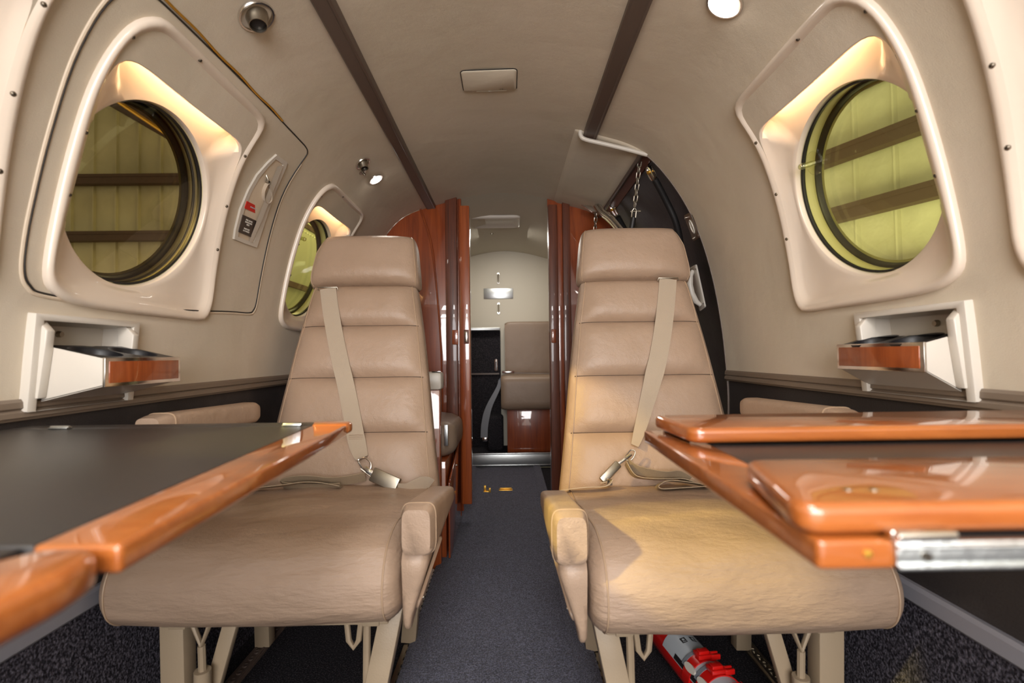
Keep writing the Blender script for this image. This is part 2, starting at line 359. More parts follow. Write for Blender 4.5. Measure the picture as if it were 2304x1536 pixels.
# ================================================================== WINDOWS
HC=-.008; RC=.161
def rB(a):
    r=RO[int(round(a/(2*PI)*NA))%NA]-.019
    sy=math.sin(a)
    k=(TCW-.622)/max(1e-6,-sy) if sy<0 else 9
    # smooth minimum
    e=40
    return -math.log(math.exp(-e*r)+math.exp(-e*k))/e if sy<0 else r
def wtop(a):
    r=RO[int(round(a/(2*PI)*NA))%NA]-.019; sy=math.sin(a)
    k=(TCW-.622)/max(1e-6,-sy) if sy<0 else 9
    return max(0,min(1,(r-k)/.03+.15)) if sy<0 else 0
def surround(side,idx,label):
    s=-1 if side=='left' else 1; yc=WIN[(side,idx)]
    base=W(s,yc,1.018,0); T=thing('window_surround',label,'window surround',base,'window surrounds')
    n=Wn(s,TCW); et=Wt(s,TCW); c0=W(s,yc,TCW)
    def pt(a,r,h,flat=0):
        q=W(s,yc+r*math.cos(a),TCW+r*math.sin(a),h)
        if flat:
            f=c0+Vector((0,1,0))*r*math.cos(a)+et*r*math.sin(a)+n*h; q=q.lerp(f,flat)
        return q
    def mk(fr): return [[pt(a,*fr(k,a)) for k,a in enumerate(ANG)]]
    R=[]
    R+=mk(lambda k,a:(RO[k],-.003)); R+=mk(lambda k,a:(RO[k]-.0003,.005)); R+=mk(lambda k,a:(RO[k]-.002,.0085)); R+=mk(lambda k,a:(RO[k]-.006,.0105))
    R+=mk(lambda k,a:(RO[k]-.010,.0105)); R+=mk(lambda k,a:(RO[k]-.014,.0085)); R+=mk(lambda k,a:(RO[k]-.019,.0055))
    g=lambda a:wtop(a)
    R2=mk(lambda k,a:(rB(a),.0055))
    R2+=mk(lambda k,a:(rB(a)-.002,.0045-.0005*(1-g(a)))); R2+=mk(lambda k,a:(rB(a)-.0015-.003*(1-g(a)),-.004*g(a)+.0025*(1-g(a))))
    R2+=mk(lambda k,a:(max(RC+.003,rB(a)+.028*g(a)-.010*(1-g(a))),-.010*g(a)-.0015*(1-g(a))))
    R2+=mk(lambda k,a:(max(RC+.0028,rB(a)+.026*g(a)-.016*(1-g(a))),-.028*g(a)-.004*(1-g(a))))
    for f in (.3,.6,.85): R2+=mk(lambda k,a:(max((rB(a)+.018*g(a)-.018*(1-g(a)))*(1-f)+(RC+.004)*f,RC+.0026-.001*f),(-.007-.021*g(a))*(1-f)+(HC+.0005)*f,f))
    R2+=mk(lambda k,a:(RC+.0015,HC,1)); R2+=mk(lambda k,a:(RC,HC-.002,1)); R2+=mk(lambda k,a:(RC,HC-.010,1))
    # make faces; the flat padded field above the recess is its own part
    lo=MB().loft(R,False); lo.build('moulded_rim','cream',T,smooth=60)
    fld=MB().loft([R[-1],mk(lambda k,a:(rB(a)+max(0,RO[k]-.019-rB(a))*.5,.0055))[0],R2[0]],False); fw=[max(0,RO[k]-.019-rB(a)) for k,a in enumerate(ANG)]
    fld.f=[f for f in fld.f if max(fw[i%NA] for i in f)>.0015]; fld.mi=[0]*len(fld.f)
    fld.build('padded_field','liner',T,smooth=60)
    MB().loft(R2,False).build('recess','cream',T,smooth=50)
    # screws
    for a in (-100,-128,-162,165,12,-15,-42):
        ar=math.radians(a); k=int(round((ar%(2*PI))/(2*PI)*NA))%NA; r=RO[k]-.0125
        q=pt(ANG[k],r,.0095); nn=Wn(s,TCW+r*math.sin(ar))
        sc=MB().lathe([(0,.0012),(.0022,.0012),(.0034,0),(.0034,-.002)],q,nn,12).build('screw','screw',T)
        MB().lathe([(0,.0016),(.0011,.0016),(.0011,0)],q,nn,6).build('screw_slot','screw_slot',sc)
    # lamp hidden in the channel behind the overhang: the strip that lights the reveal
    L=bpy.data.lights.new('reveal_lamp','AREA'); L.shape='RECTANGLE'; L.size=.26; L.size_y=.006; L.energy=LAMP_W*(.35 if idx==0 else 1); L.color=lin((255,216,165))
    lo=bpy.data.objects.new('reveal_lamp',L); C.objects.link(lo)
    pos=W(s,yc+.005,.603,-.012); d=(Wt(s,.63)*.75-Wn(s,.63)*.8).normalized()
    zax=-d; xax=Vector((0,1,0)); yax=zax.cross(xax).normalized(); mt=Matrix((xax,yax,zax)).transposed().to_4x4(); mt.translation=pos; lo.matrix_world=mt
    return T
LAMP_W=.20
def window(side,idx,num,label,pane,knob=None):
    s=-1 if side=='left' else 1; yc=WIN[(side,idx)]; n=Wn(s,TCW); et=Wt(s,TCW); c0=W(s,yc,TCW)
    def circ(r,h,N=72): return [c0+Vector((0,1,0))*r*math.cos(2*PI*k/N)+et*r*math.sin(2*PI*k/N)+n*h for k in range(N)]
    wo=MB().loft([circ(RC+.001,HC-.010),circ(RC-.001,HC-.014),circ(RC-.001,HC-.050),circ(RC-.012,HC-.052)],False).build('window_%d'%num,'tunnel')
    struct(wo,label)
    MB().loft([circ(RC-.0015,HC-.011),circ(RC-.0040,HC-.0125),circ(RC-.0040,HC-.016),circ(RC-.0015,HC-.020)],False).build('inner_gasket','rubber',wo)
    if (side,idx)==('left',1): MB().loft([circ(RC-.001,HC-.026),circ(RC-.003,HC-.027),circ(RC-.003,HC-.031),circ(RC-.001,HC-.032)],False).build('middle_gasket','rubber',wo)
    MB().loft([circ(RC-.001,HC-.040),circ(RC-.006,HC-.039),circ(RC-.008,HC-.042),circ(RC-.008,HC-.050)],False).build('outer_gasket','rubber',wo)
    m=MB(); m.add(circ(RC-.003,HC-.016),[tuple(range(72))]); m.build('inner_pane',pane,wo)
    m=MB(); m.add(circ(RC-.006,HC-.046),[tuple(range(72))]); m.build('outer_pane','pane_clear',wo)
    if knob:
        q=c0+Vector((0,1,0))*knob[0]+et*knob[1]+n*(HC-.016)
        k=MB().lathe([(.0,.002),(.022,.002),(.023,.001),(.023,-.001)],q,n,32).build('knob_disc','acrylic',wo)
        MB().lathe([(.0055,.001),(.0055,.022),(.0065,.026),(.005,.030),(0,.031)],q,n,20).build('knob','knob_acrylic',k)
window('left',0,1,'round cabin window nearest the camera on the left','pane_green')
window('left',1,2,'round cabin window with smoky view, in the emergency exit on the left','pane_brown')
window('left',2,3,'round cabin window behind the headrest of the left seat','pane_green',(-.118,-.075))
window('right',0,4,'round cabin window nearest the camera on the right','pane_green')
window('right',1,5,'round cabin window with yellow green view above the right cup holder','pane_green',(.105,-.075))
surround('left',0,'cream window surround cut by the left edge of the photo')
surround('left',1,'large cream window surround on the left wall, above the cup holder')
surround('left',2,'small looking window surround half hidden behind the left seat headrest')
surround('right',0,'cream window surround cut by the right edge of the photo')
surround('right',1,'large cream window surround on the right wall, above the cup holder')
# ---- emergency exit outline in the left wall
ex=smoothpoly([(.745,.532),(.90,.529),(1.06,.528),(1.20,.529),(1.235,.530),(1.256,.536),(1.262,.555),(1.264,.65),(1.275,.74),(1.285,.83),(1.290,.91),(1.290,.955),(1.282,.975),(1.262,.984),(1.18,.988),(1.0,1.00),(.80,1.005),(.71,1.003),(.688,.995),(.676,.975),(.672,.93),(.671,.85),(.668,.76),(.662,.66),(.662,.59),(.675,.55),(.70,.536)],4)
m=MB(); m.tube([W(-1,y,t,.0005) for y,t in ex],.0016,6,True)
exo=m.build('exit_hatch_seam','screw_slot',wl,label='seam of the emergency exit hatch')
cy,ct=.97,.77
m=MB(); m.tube([W(-1,cy+(y-cy)*1.012,ct+(t-ct)*1.016,-.0005) for y,t in ex if t>.56],.0030,8,False); m.build('seam_welt','liner_bead',exo)
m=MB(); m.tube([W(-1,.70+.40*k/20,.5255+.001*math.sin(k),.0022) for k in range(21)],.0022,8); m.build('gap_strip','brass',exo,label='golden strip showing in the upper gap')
# ---- exit handle recess
def wl2(px,py): # surface point on left liner seen at a pixel
    a,b=.2,3.0
    r=ray(px,py)
    for _ in range(300):
        m_=(a+b)/2; q=Vector((0,0,CZ))+r*m_
        # inside?
        z=q.z; t=zt(z); ins=(-(q.x-X0))<sec(t)[0]
        if ins: a=m_
        else: b=m_
        if b-a<1e-6: break
    q=Vector((0,0,CZ))+r*a; return q.y,zt(q.z)
o_px=[(620,346),(643,363),(640,375),(612,440),(592,500),(574,556),(548,547),(523,537),(526,515),(537,470),(556,425),(575,392),(600,364)]
o_=[wl2(*q) for q in o_px]; cy=sum(a for a,b in o_)/len(o_); ct=sum(b for a,b in o_)/len(o_)
i_px=[(617,356),(634,368),(630,380),(604,440),(584,498),(567,545),(548,538),(531,531),(534,513),(545,472),(562,430),(580,398),(601,372)]
i_=[wl2(*q) for q in i_px]
base=W(-1,cy,max(b for a,b in o_)); H=thing('exit_handle_recess','narrow white framed recess holding the exit release strap, with red and black placards','exit handle',base)
m=MB(); m.loft([[W(-1,a,b,0) for a,b in o_],[W(-1,a,b,.005) for a,b in o_],[W(-1,a,b,.005) for a,b in i_],[W(-1,a,b,-.001) for a,b in i_]],False); m.build('frame','ivory',H,smooth=30)
m=MB(); m.add([W(-1,a,b,.0022) for a,b in i_],[tuple(range(len(i_)))]); m.build('back_plate','liner_bead',H)
m=MB(); a1,a2,b1,b2=[wl2(*q) for q in ((621,372),(633,370),(583,498),(562,545))]
m.add([W(-1,a1[0],a1[1],.0045),W(-1,a2[0],a2[1],.006),W(-1,b1[0],b1[1],.006),W(-1,b2[0],b2[1],.006),W(-1,b2[0]-.012,b2[1],.0045)],[(0,1,2,3,4)]); m.build('side_web','ivory',H)
def placard(px,m_,name):
    q=[wl2(*a) for a in px]; mm=MB(); mm.loft([[W(-1,a,b,.0030) for a,b in q],[W(-1,a,b,.0062) for a,b in q]]); return mm.build(name,m_,H),q
pl,q=placard([(550,450),(586,468),(581,484),(545,466)],'red_placard','red_placard')
def ontext(q,body,size,par,m_,off=.0066,dy=0):
    c=[sum(a[i] for a in q)/4 for i in (0,1)]; ex_=W(-1,*q[1])-W(-1,*q[0]); ey_=W(-1,*q[0])-W(-1,*q[3])
    o=W(-1,c[0],c[1],off)+ey_.normalized()*dy
    textmesh('lettering',body,size,o,ex_,ey_,m_,par)
ontext(q,'EMERGENCY EXIT',.0040,pl,'label')
pl,q=placard([(541,481),(572,495),(561,532),(531,520)],'placard','black_placard')
ontext(q,'PULL DOOR\nHANDLE PIN\nFIRST\n \nPUSH EXIT\nOUTWARD',.0052,pl,'white_print')
sp=smoothpoly([wl2(594,408),wl2(584,425),wl2(584,445),wl2(592,453),wl2(600,446),wl2(600,430)],5)
m=MB(); m.ribbon([W(-1,a,b,.010) for a,b in sp+sp[:1]],[Wn(-1,.73)]*(len(sp)+1),.010,.0014)
rl=m.build('release_strap','webbing',H); a=wl2(594,405)
m=MB(); m.tube([W(-1,wl2(597,392)[0],wl2(597,392)[1],.002),W(-1,wl2(595,400)[0],wl2(595,400)[1],.010),W(-1,a[0],a[1],.010)],.0022,8); m.lathe([(.004,-.004),(.004,.004)],W(-1,a[0],a[1],.010),Wn(-1,.7),10); m.build('clasp','satin',rl)
# ================================================================== CEILING FITTINGS
def disc(name,label,cat,s,y,t,r,kind,rot=0):
    o=W(s,y,t,0); n=Wn(s,t); T=thing(name,label,cat,o,None)
    MB().lathe([(r,0),(r,.002),(r*.95,.0045),(r*.86,.0045),(r*.80,.001),(r*.74,-.010),(r*.3,-.016),(0,-.016)],o,n,40).build('bezel','chrome',T,smooth=50)
    if kind=='vent':
        d=(n+Vector((0,-.18,0))+Wt(s,t)*.25).normalized()
        q=o+n*.002
        MB().lathe([(r*.62,-.012),(r*.60,.0),(r*.52,.008),(r*.47,.020),(r*.43,.020),(r*.42,.010),(0,.008)],q,d,32).build('nozzle','satin',T,smooth=50)
        MB().lathe([(r*.40,.0145),(r*.12,.016),(0,.016)],q,d,24).build('nozzle_core','black',T)
    elif kind=='light':
        d=(n+Vector((0,-.1,0))).normalized()
        MB().lathe([(r*.66,.0),(r*.64,.004),(r*.5,.008),(0,.010)],o,d,32).build('lens','lamp_glow',T)
    return T
disc('air_vent','large chrome swivel air nozzle in the headliner above the left window','air vent',-1,.849,.431,.0325,'vent')
disc('air_vent','small chrome air nozzle in the headliner above the left seat headrest','air vent',-1,1.50,.438,.0255,'vent')
disc('reading_light','lit round reading light in the headliner above the left seat','reading light',-1,1.642,.436,.026,'light')
disc('reading_light','lit round reading light at the top edge, left of the right window surround','reading light',1,.832,.418,.0325,'light')
o=W(-1,1.55,.456); kb=MB().lathe([(.0,.014),(.0035,.014),(.0045,.009),(.004,.002),(.012,.0015),(.013,0)],o,Wn(-1,.456),24).build('light_button','satin')
tag(kb,'tiny metal push button between air nozzle and reading light above the left seat','button')
# oxygen mask hatch
pts=[P(1037,160,1.0),P(1163,157,1.0),P(1160,197,1.0),P(1043,201,1.0)]
hy0,hy1,hx0,hx1=1.178,1.268,-.108,.030
ring0=[(x,y) for x,y in rrect(hx1-hx0,hy1-hy0,.008)]
cx,cy=(hx0+hx1)/2,(hy0+hy1)/2
def cp(x,y,h): t=abs(x-X0); return W(1 if x>=X0 else -1,y,t,h)
m=MB(); m.loft([[cp(cx+x,cy+y,.000) for x,y in ring0],[cp(cx+x,cy+y,.003) for x,y in ring0],[cp(cx+x*.97,cy+y*.95,.0045) for x,y in ring0]],True)
hat=m.build('oxygen_hatch','liner'); tag(hat,'small rectangular oxygen mask hatch in the middle of the headliner','hatch')
m=MB(); m.tube([cp(cx+x*1.012,cy+y*1.02,.0004) for x,y in ring0],.0013,6,True); m.build('hatch_gap','screw_slot',hat)
m=MB(); m.add([cp(-.075,1.262,.006),cp(.005,1.262,.006),cp(.005,1.274,.004),cp(-.075,1.274,.004)],[(0,1,2,3)]); tp=m.build('clear_tape','acrylic',hat)
textmesh('lettering','OXYGEN MASK INSIDE',.0065,cp(-.038,1.2600,.0068),(1,0,0),(0,-1,0.0),'black_print',hat)
# ================================================================== CUP HOLDERS
def cup(side,s,y0,y1,lab):
    tt,tb=1.032,1.172; yc=(y0+y1)/2; T=thing('cup_holder',lab,'cup holder',W(s,yc,tb),'fold out cup holders')
    # frame with opening
    o4=[(y0,tt),(y1,tt),(y1,tb),(y0,tb)]; i4=[(y0+.014,tt+.010),(y1-.014,tt+.010),(y1-.014,tb+.0),(y0+.014,tb+.0)]
    m=MB(); m.loft([[W(s,a,b,-.002) for a,b in o4],[W(s,a,b,.012) for a,b in o4],[W(s,a,b,.012) for a,b in i4],[W(s,a,b,.001) for a,b in i4]],False); m.build('frame','ivory',T,bevel=.0015,smooth=30)
    b4=[(y0+.022,tt+.018),(y1-.022,tt+.018),(y1-.022,tb-.008),(y0+.022,tb-.008)]
    m=MB(); m.loft([[W(s,a,b,.010) for a,b in i4],[W(s,a,b,-.035) for a,b in b4]],False); m.add([W(s,a,b,-.035) for a,b in b4],[(0,1,2,3)]); m.build('back_plate','ivory',T,smooth=30)
    m=MB(); q=W(s,yc-.01,tt+.030,-.034); m.lathe([(0,.006),(.004,.006),(.005,.003),(.005,0)],q,Wn(s,tt+.03),16); m.build('catch','satin',T)
    # swung out tray: world box, slightly splayed cheeks
    xf=.585; ya,yb=y0+.024,y1-.012
    zt_=.701 if side=='left' else .709; zb=zt_-.040
    zbk=.722; zf=lambda x:zt_+(zbk-zt_)*(abs(x)-xf)/(xw-xf)
    def X(d): return X0+s*d if False else s*d
    xw=abs(W(s,yc,1.10,.004).x)
    if side=='right': xw=abs(W(s,yc,1.10,.004).x)
    for yy,sg in ((ya,-1),(yb,1)):
        m=MB(); poly=[(s*xf,yy,zt_),(s*xf,yy,zb),(s*(xw),yy,.640),(s*xw,yy,zbk)]
        m.prism([Vector(p) for p in poly],(0,-sg*.003,0)); m.build('side_cheek','ivory',T,bevel=.0008)
        # fixed wedge arm beside the opening
        y2=(y0+.010) if sg<0 else (y1-.010)
        m=MB(); poly=[(s*(xw+.010),y2,.760),(s*(xw-.002),y2,.762),(s*(xw-.020),y2,.742),(s*(xw-.017),y2,.712),(s*(xw-.008),y2,.645),(s*(xw+.006),y2,.645)]
        m.prism([Vector(p) for p in poly],(0,-sg*.014,0)); m.build('wedge_arm','ivory',T,bevel=.002)
    m=MB(); m.prism([(s*xf,ya,zb),(s*xw,ya,.640),(s*xw,yb,.640),(s*xf,yb,zb)],(0,0,.002)); m.build('underside','ivory',T)
    # black top with two round wells
    N=24; top=MB()
    cs=[(xw*.5+xf*.5+.003,ya+(yb-ya)*f) for f in (.27,.74)]
    rr=.034
    # top surface strips around the circles: each half cell is a ring from rect to circle
    for i,(cxx,cyy) in enumerate(cs):
        ylo=ya if i==0 else (cs[0][1]+cs[1][1])/2; yhi=(cs[0][1]+cs[1][1])/2 if i==0 else yb
        rect=[];circ=[]
        for k in range(N):
            a=2*PI*k/N; dx,dy=math.cos(a),math.sin(a)
            rx=((xw-cxx) if dx>0 else (cxx-xf))/max(abs(dx),1e-6); ry=((yhi-cyy) if dy>0 else (cyy-ylo))/max(abs(dy),1e-6); r=min(rx,ry)
            rect.append((s*(cxx+dx*r),cyy+dy*r,zt_)); circ.append((s*(cxx+dx*rr*.98),cyy+dy*rr,zt_))
        d1=[(x+(s*cxx-x)*.06,y+(cyy-y)*.06,z-.004) for x,y,z in circ]; d2=[(x+(s*cxx-x)*.15,y+(cyy-y)*.15,z-.030) for x,y,z in circ]; d3=[(s*cxx,cyy,zt_-.030)]*N
        top.loft([rect,circ,d1,d2,d3],False)
    top.v=[(x,y,z-zt_+zf(x)) for x,y,z in top.v]
    top.build('cup_tray','black',T,smooth=45,label='black tray with two round wells')
    m=MB()
    y_=(ya+yb)/2
    m.box((s*(xf-.0005),y_,(zt_+zb)/2),(.004,yb-ya+.004,zt_-zb+.003)); m.build('trim_frame','chrome',T,bevel=.001)
    m=MB(); m.box((s*(xf-.003),y_,(zt_+zb)/2),(.002,yb-ya-.010,zt_-zb-.008)); m.build('wood_front','inlay_wood',T,bevel=.0006,label='polished wood front')
cup('left',-1,.690,.885,'white fold out cup holder with wood front on the left wall')
cup('right',1,.658,.872,'white fold out cup holder with wood front on the right wall')
# ================================================================== SEATS
def make_seat(side,cx,yf,yb,label,lean):
    s=-1 if side=='left' else 1                    # outboard direction
    T=thing('cabin_seat',label,'seat',(cx,yf+.3,0),'forward facing cabin seats')
    X=lambda u:cx+s*u
    # cushion: profile in (y,z) swept across
    prof=smoothpoly([(.47,.27),(.30,.25),(.12,.256),(.045,.266),(.010,.290),(.000,.325),(.008,.360),(.036,.391),(.085,.404),(.16,.402),(.26,.392),(.36,.378),(.46,.372),(.485,.33)],5)
    pc=(.24,.325); rings=[]; st=[-1]+[-1+.0035*k*k*.9 for k in range(1,9)]
    us=[]
    hw=.2385; e=.030
    for k in range(0,7): us.append((-hw+e*(1-math.cos(PI/2*k/6)),math.sin(PI/2*k/6)))
    for k in range(1,14): us.append((-hw+e+(2*hw-2*e)*k/14,1))
    us+=[(-a,b) for a,b in us[:7]][::-1]
    for i,(u,f) in enumerate(us):
        r=[]
        ins=.030*(1-f)
        for y,z in prof:
            dy,dz=y-pc[0],z-pc[1]; 
            yy=pc[0]+dy*(1-ins/.24); zz=pc[1]+dz*(1-ins/.075)
            crown=(1-(u/hw)**2)*(.006 if z>.37 else .004 if z<.30 else .0)
            zz+=crown*(1 if z>.34 else -1)
            yy-=(1-(u/hw)**2)*.006*(1 if y<.1 else 0)
            zz+=.0022*math.sin(u*38+y*21)*math.sin(y*26)*(1 if z>.37 else .3)
            r.append((X(u),yf+yy,zz))
        rings.append(r)
    cu=MB().loft(rings).build('seat_cushion','leather_wrinkled',T,smooth=70)
    for u in (-hw+.020,hw-.020):
        ii=min(range(len(us)),key=lambda k:abs(us[k][0]-u)); f=us[ii][1]
        m=MB(); r=[Vector(p) for p in rings[ii]]; cc=sum(r,Vector())/len(r)
        m.tube([cc+(p-cc)*1.004 for p in r],.0016,6,True); m.build('piping','piping',cu)
    # backrest
    B0=Vector((cx,yb,.335)); B1=Vector((cx+s*.0,yb+lean,.892)); ax=(B1-B0); Lh=ax.length; ax.normalize(); nf=Vector((0,-ax.z,ax.y)); exv=Vector((s,0,0))
    seams=[0,.225,.45,.665,.835,1.0]
    seams=[0,.245,.468,.675,.868,1.0] if False else [0,.218,.452,.682,.872,1.0]
    seams=[0,.274,.532,.790,1.0]
    vs=[]
    for a,b in zip(seams,seams[1:]):
        for q_ in (0,.012,.03,.06,.11,.18,.28,.4,.5,.6,.72,.82,.89,.94,.97,.988): vs.append((a+(b-a)*q_,q_))
    vs.append((1,1.0)); N=72; rings=[]; 
    def half(v): return (.236-.010*math.sin(v*PI))*(1-v)+(.152)*v + .008*math.sin(v*PI)
    for v,lf in vs:
        hw2=half(v); puff=.024*(1-abs(2*lf-1)**4.5); r=[]
        endf=1
        for k in range(N):
            a=2*PI*k/N; c,sn=math.cos(a),math.sin(a); uu=spow(c,.42); ww=spow(sn,.42)
            u=uu*hw2; 
            if ww>0: w=ww*(.040)+puff*(max(0,ww)**2)*(1-abs(uu)**7)
            else: w=ww*.045
            if v>=.999: w*=.8;u*=.985
            # hollow of use
            w-=.004*math.sin(PI*v)*(1-uu*uu)*(ww>0)
            r.append(B0+ax*(v*Lh)+exv*u+nf*w)
        rings.append(r)
    r=rings[-1]; c=sum(r,Vector())/N; rings.append([c+(p-c)*.93+ax*.006 for p in r])
    bk=MB().loft(rings).build('backrest','leather',T,smooth=75)
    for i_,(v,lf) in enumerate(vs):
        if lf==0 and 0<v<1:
            m=MB(); m.tube([p+nf*.0002 for k,p in enumerate(rings[i_]) if N*.08<k<N*.42],.0013,6); m.build('seam','seam',bk)  # dark tube along the seam, crease shade put into its colour
    for a0 in (PI*.19,PI*.81):
        k=int(round(a0/(2*PI)*N)); m=MB(); m.tube([rg[k]+nf*.0006 for rg in rings[:-1]],.0016,6); m.build('piping','piping',bk)
    # headrest
    H0=B0+ax*(Lh+.004); hh=.158; rings=[]; M_=16
    for k in range(M_+1):
        v=k/M_; edge=1-abs(2*v-1)**4.5; sc=.86+.14*edge**.5 if edge>0 else .86
        hw2=(.163-.020*v)*(0.955+.045*edge**.5); r=[]
        for q in range(N):
            a=2*PI*q/N; uu=spow(math.cos(a),.36); ww=spow(math.sin(a),.42)
            u=uu*hw2
            if v>.62 and uu>.8: u-= (uu-.8)/.2*.022*((v-.62)/.38)      # chamfered outer top corner
            th=.066 if ww>0 else .040
            w=ww*th*(.62+.38*edge**.5)+.010*(1-uu*uu)*max(0,ww)*edge
            r.append(H0+ax*(v*hh)+exv*u+nf*(w))
        rings.append(r)
    hd=MB().loft(rings).build('headrest','leather',T,smooth=75)
    for a0 in (PI*.17,PI*.83):
        k=int(round(a0/(2*PI)*N)); m=MB(); m.tube([rg[k]+nf*.0006 for rg in rings],.0014,6); m.build('piping','piping',hd)
    return T,X,B0,B1,ax,nf,exv,Lh
def armrest_bits(T,s,X,yf,side):
    # lowered aisle armrest: padded block sloping back
    rings=[]
    x0=X(-.272) if side=='left' else X(-.270); 
    for k in range(25):
        v=k/24; y=yf-.012+.31*v
        ztop=.470-.052*v; zbot=.384+.004*v-.0*v; hwid=.0275
        if k==0: f=.80
        elif k==1: f=.93
        elif k==2: f=.985
        elif k>=23: f=.9-.25*(k-23)
        else: f=1
        zc=(ztop+zbot)/2; hz=(ztop-zbot)/2; r=[]
        for q in range(40):
            a=2*PI*q/40; r.append((x0+spow(math.cos(a),.40)*hwid*f,y-(.0 if k>2 else .000),zc+spow(math.sin(a),.42)*hz*f))
        rings.append(r)
    ar=MB().loft(rings).build('armrest','leather',T,smooth=70)
    m=MB(); m.tube([Vector(p)+(Vector(p)-Vector((x0,p[1],.427)))*.006 for p in rings[2]],.0010,6,True); m.build('stitching','piping',ar)
    # skirt panel below it
    xo=X(-.288); xi=X(-.246); 
    poly=smoothpoly([(yf+.012,.395),(yf+.006,.330),(yf+.014,.272),(yf+.034,.262),(yf+.080,.285),(yf+.17,.322),(yf+.30,.362),(yf+.31,.392),(yf+.15,.402)],3)
    rings=[]
    cy_=sum(p[0] for p in poly)/len(poly); cz_=sum(p[1] for p in poly)/len(poly)
    for x,f in ((xo,.90),(xo+(xi-xo)*.1,.975),(xo+(xi-xo)*.3,1),(xo+(xi-xo)*.7,1),(xi,.97)): rings.append([(x,cy_+(y-cy_)*f,cz_+(z-cz_)*f) for y,z in poly])
    rings=[[(xi+(x-xi)*max(.30,min(1,(z-.240)/.13)),y,z) for x,y,z in r_] for r_ in rings]
    sk=MB().loft(rings).build('side_skirt','leather',T,smooth=60)
    # capsule shaped escutcheon with button on the skirt
    d=Vector((0,.165,.078)).normalized(); e=Vector((0,-d.z,d.y)); c=Vector((xi+(xo-xi)*min(1,(.318-.240)/.13),yf+.108,.318)); tilt=(xo-xi)/.13; L2,W2=.062,.011
    out=[]
    for k in range(24):
        a=2*PI*k/24; ca,sa=math.cos(a),math.sin(a); out.append(c+d*(L2*(1 if ca>0 else -1)*(1) -(0)+ W2*ca)+e*W2*sa)
    out=[Vector((xi+(xo-xi)*max(.30,min(1,(p.z-.240)/.13)),p.y,p.z)) for p in out]
    m=MB(); sx=-1 if X(0)<X(1) else 1
    m.loft([out,[p+Vector((sx*.004,0,0)) for p in out],[c+(p-c)*.93+Vector((sx*.006,0,0)) for p in out]]); es=m.build('side_plate','leather',sk,smooth=50)
    m=MB(); m.lathe([(.0022,-.001),(.0022,.0075),(.0014,.0085),(0,.0085)],Vector((xi+(xo-xi)*max(.30,min(1,((c-d*.055).z-.240)/.13)),(c-d*.055).y,(c-d*.055).z)),(sx,0,0),10); m.build('button','chrome',es)
    # small release lever under the armrest
    m=MB(); m.box((X(-.272),yf+.020,.378),(.014,.006,.010))
    for k in range(5): m.box((X(-.272)+(k-2)*.0028,yf+.016,.377),(.0012,.004,.010))
    m.build('recline_button','chrome',T,bevel=.0004)
    # outer armrest, raised
    rings=[]
    for k in range(21):
        v=k/20; y=yf+.065+.34*v; f={0:.78,1:.93,20:.8}.get(k,1); zc=.580-.010*v; r=[]
        for q in range(32):
            a=2*PI*q/32; r.append((X(.198)+spow(math.cos(a),.5)*.026*f,y,zc+spow(math.sin(a),.5)*.024*f))
        rings.append(r)
    oa=MB().loft(rings).build('armrest','leather',T,smooth=70)
    m=MB(); m.tube([Vector(p)+(Vector(p)-Vector((X(.198),p[1],.58)))*.012 for p in rings[2]],.0013,6,True); m.build('stitching','piping',oa)
    m=MB(); m.box((X(.205),yf+.36,.46),(.030,.05,.20)); m.build('armrest_post','leather',T,bevel=.008)
def frame_bits(T,s,X,yf):
    m=MB()
    for y in (yf+.12,yf+.42): m.box((X(0),y,.238),(.40,.035,.024))
    for u in (-.17,.17): m.box((X(u),yf+.27,.236),(.030,.34,.024))
    m.build('seat_frame','frame_paint',T,bevel=.002)
    def bar(p0,p1,w,d,name):
        p0,p1=Vector(p0),Vector(p1); ax=(p1-p0).normalized(); a=Vector((1,0,0)); a=(a-ax*a.dot(ax)).normalized(); b=ax.cross(a)
        mm=MB(); mm.loft([[p+a*i*w/2+b*j*d/2 for i,j in ((1,1),(-1,1),(-1,-1),(1,-1))] for p in (p0,p1)]); return mm.build(name,'frame_paint',T,bevel=.0015)
    bar((X(-.195),yf+.145,.245),(X(-.165)-0*s,yf+.115,.012),.036,.040,'leg') if False else None
    bar((X(-.200),yf+.165,.250),(X(-.155),yf+.120,.012),.040,.030,'leg')
    bar((X(.185),yf+.125,.250),(X(.178),yf+.125,.008),.042,.035,'leg')
    bar((X(-.19),yf+.43,.24),(X(-.17),yf+.43,.012),.035,.03,'leg')
    bar((X(.185),yf+.43,.24),(X(.178),yf+.43,.008),.035,.03,'leg')
    bar((X(.095),yf+.16,.245),(X(.150),yf+.14,.020),.026,.016,'brace')
    # Y rod and damper
    m=MB(); m.tube([(X(.158),yf+.115,.245),(X(.133),yf+.112,.190),(X(.112),yf+.112,.245)],.0055,8); m.tube([(X(.133),yf+.112,.190),(X(.133),yf+.115,.14)],.0065,8); m.tube([(X(.133),yf+.115,.145),(X(.135),yf+.12,.02)],.014,12); m.build('damper','frame_paint',T)
    m=MB(); m.tube([(X(-.115),yf+.13,.25),(X(-.122),yf+.13,.185),(X(-.131),yf+.13,.172),(X(-.140),yf+.13,.185),(X(-.148),yf+.13,.25)],.0055,8); m.build('rod_loop','frame_paint',T)
    m=MB(); m.tube([(X(-.152),yf+.14,.225),(X(-.150),yf+.14,.02)],.007,8); m.build('slide_rod','frame_paint',T)
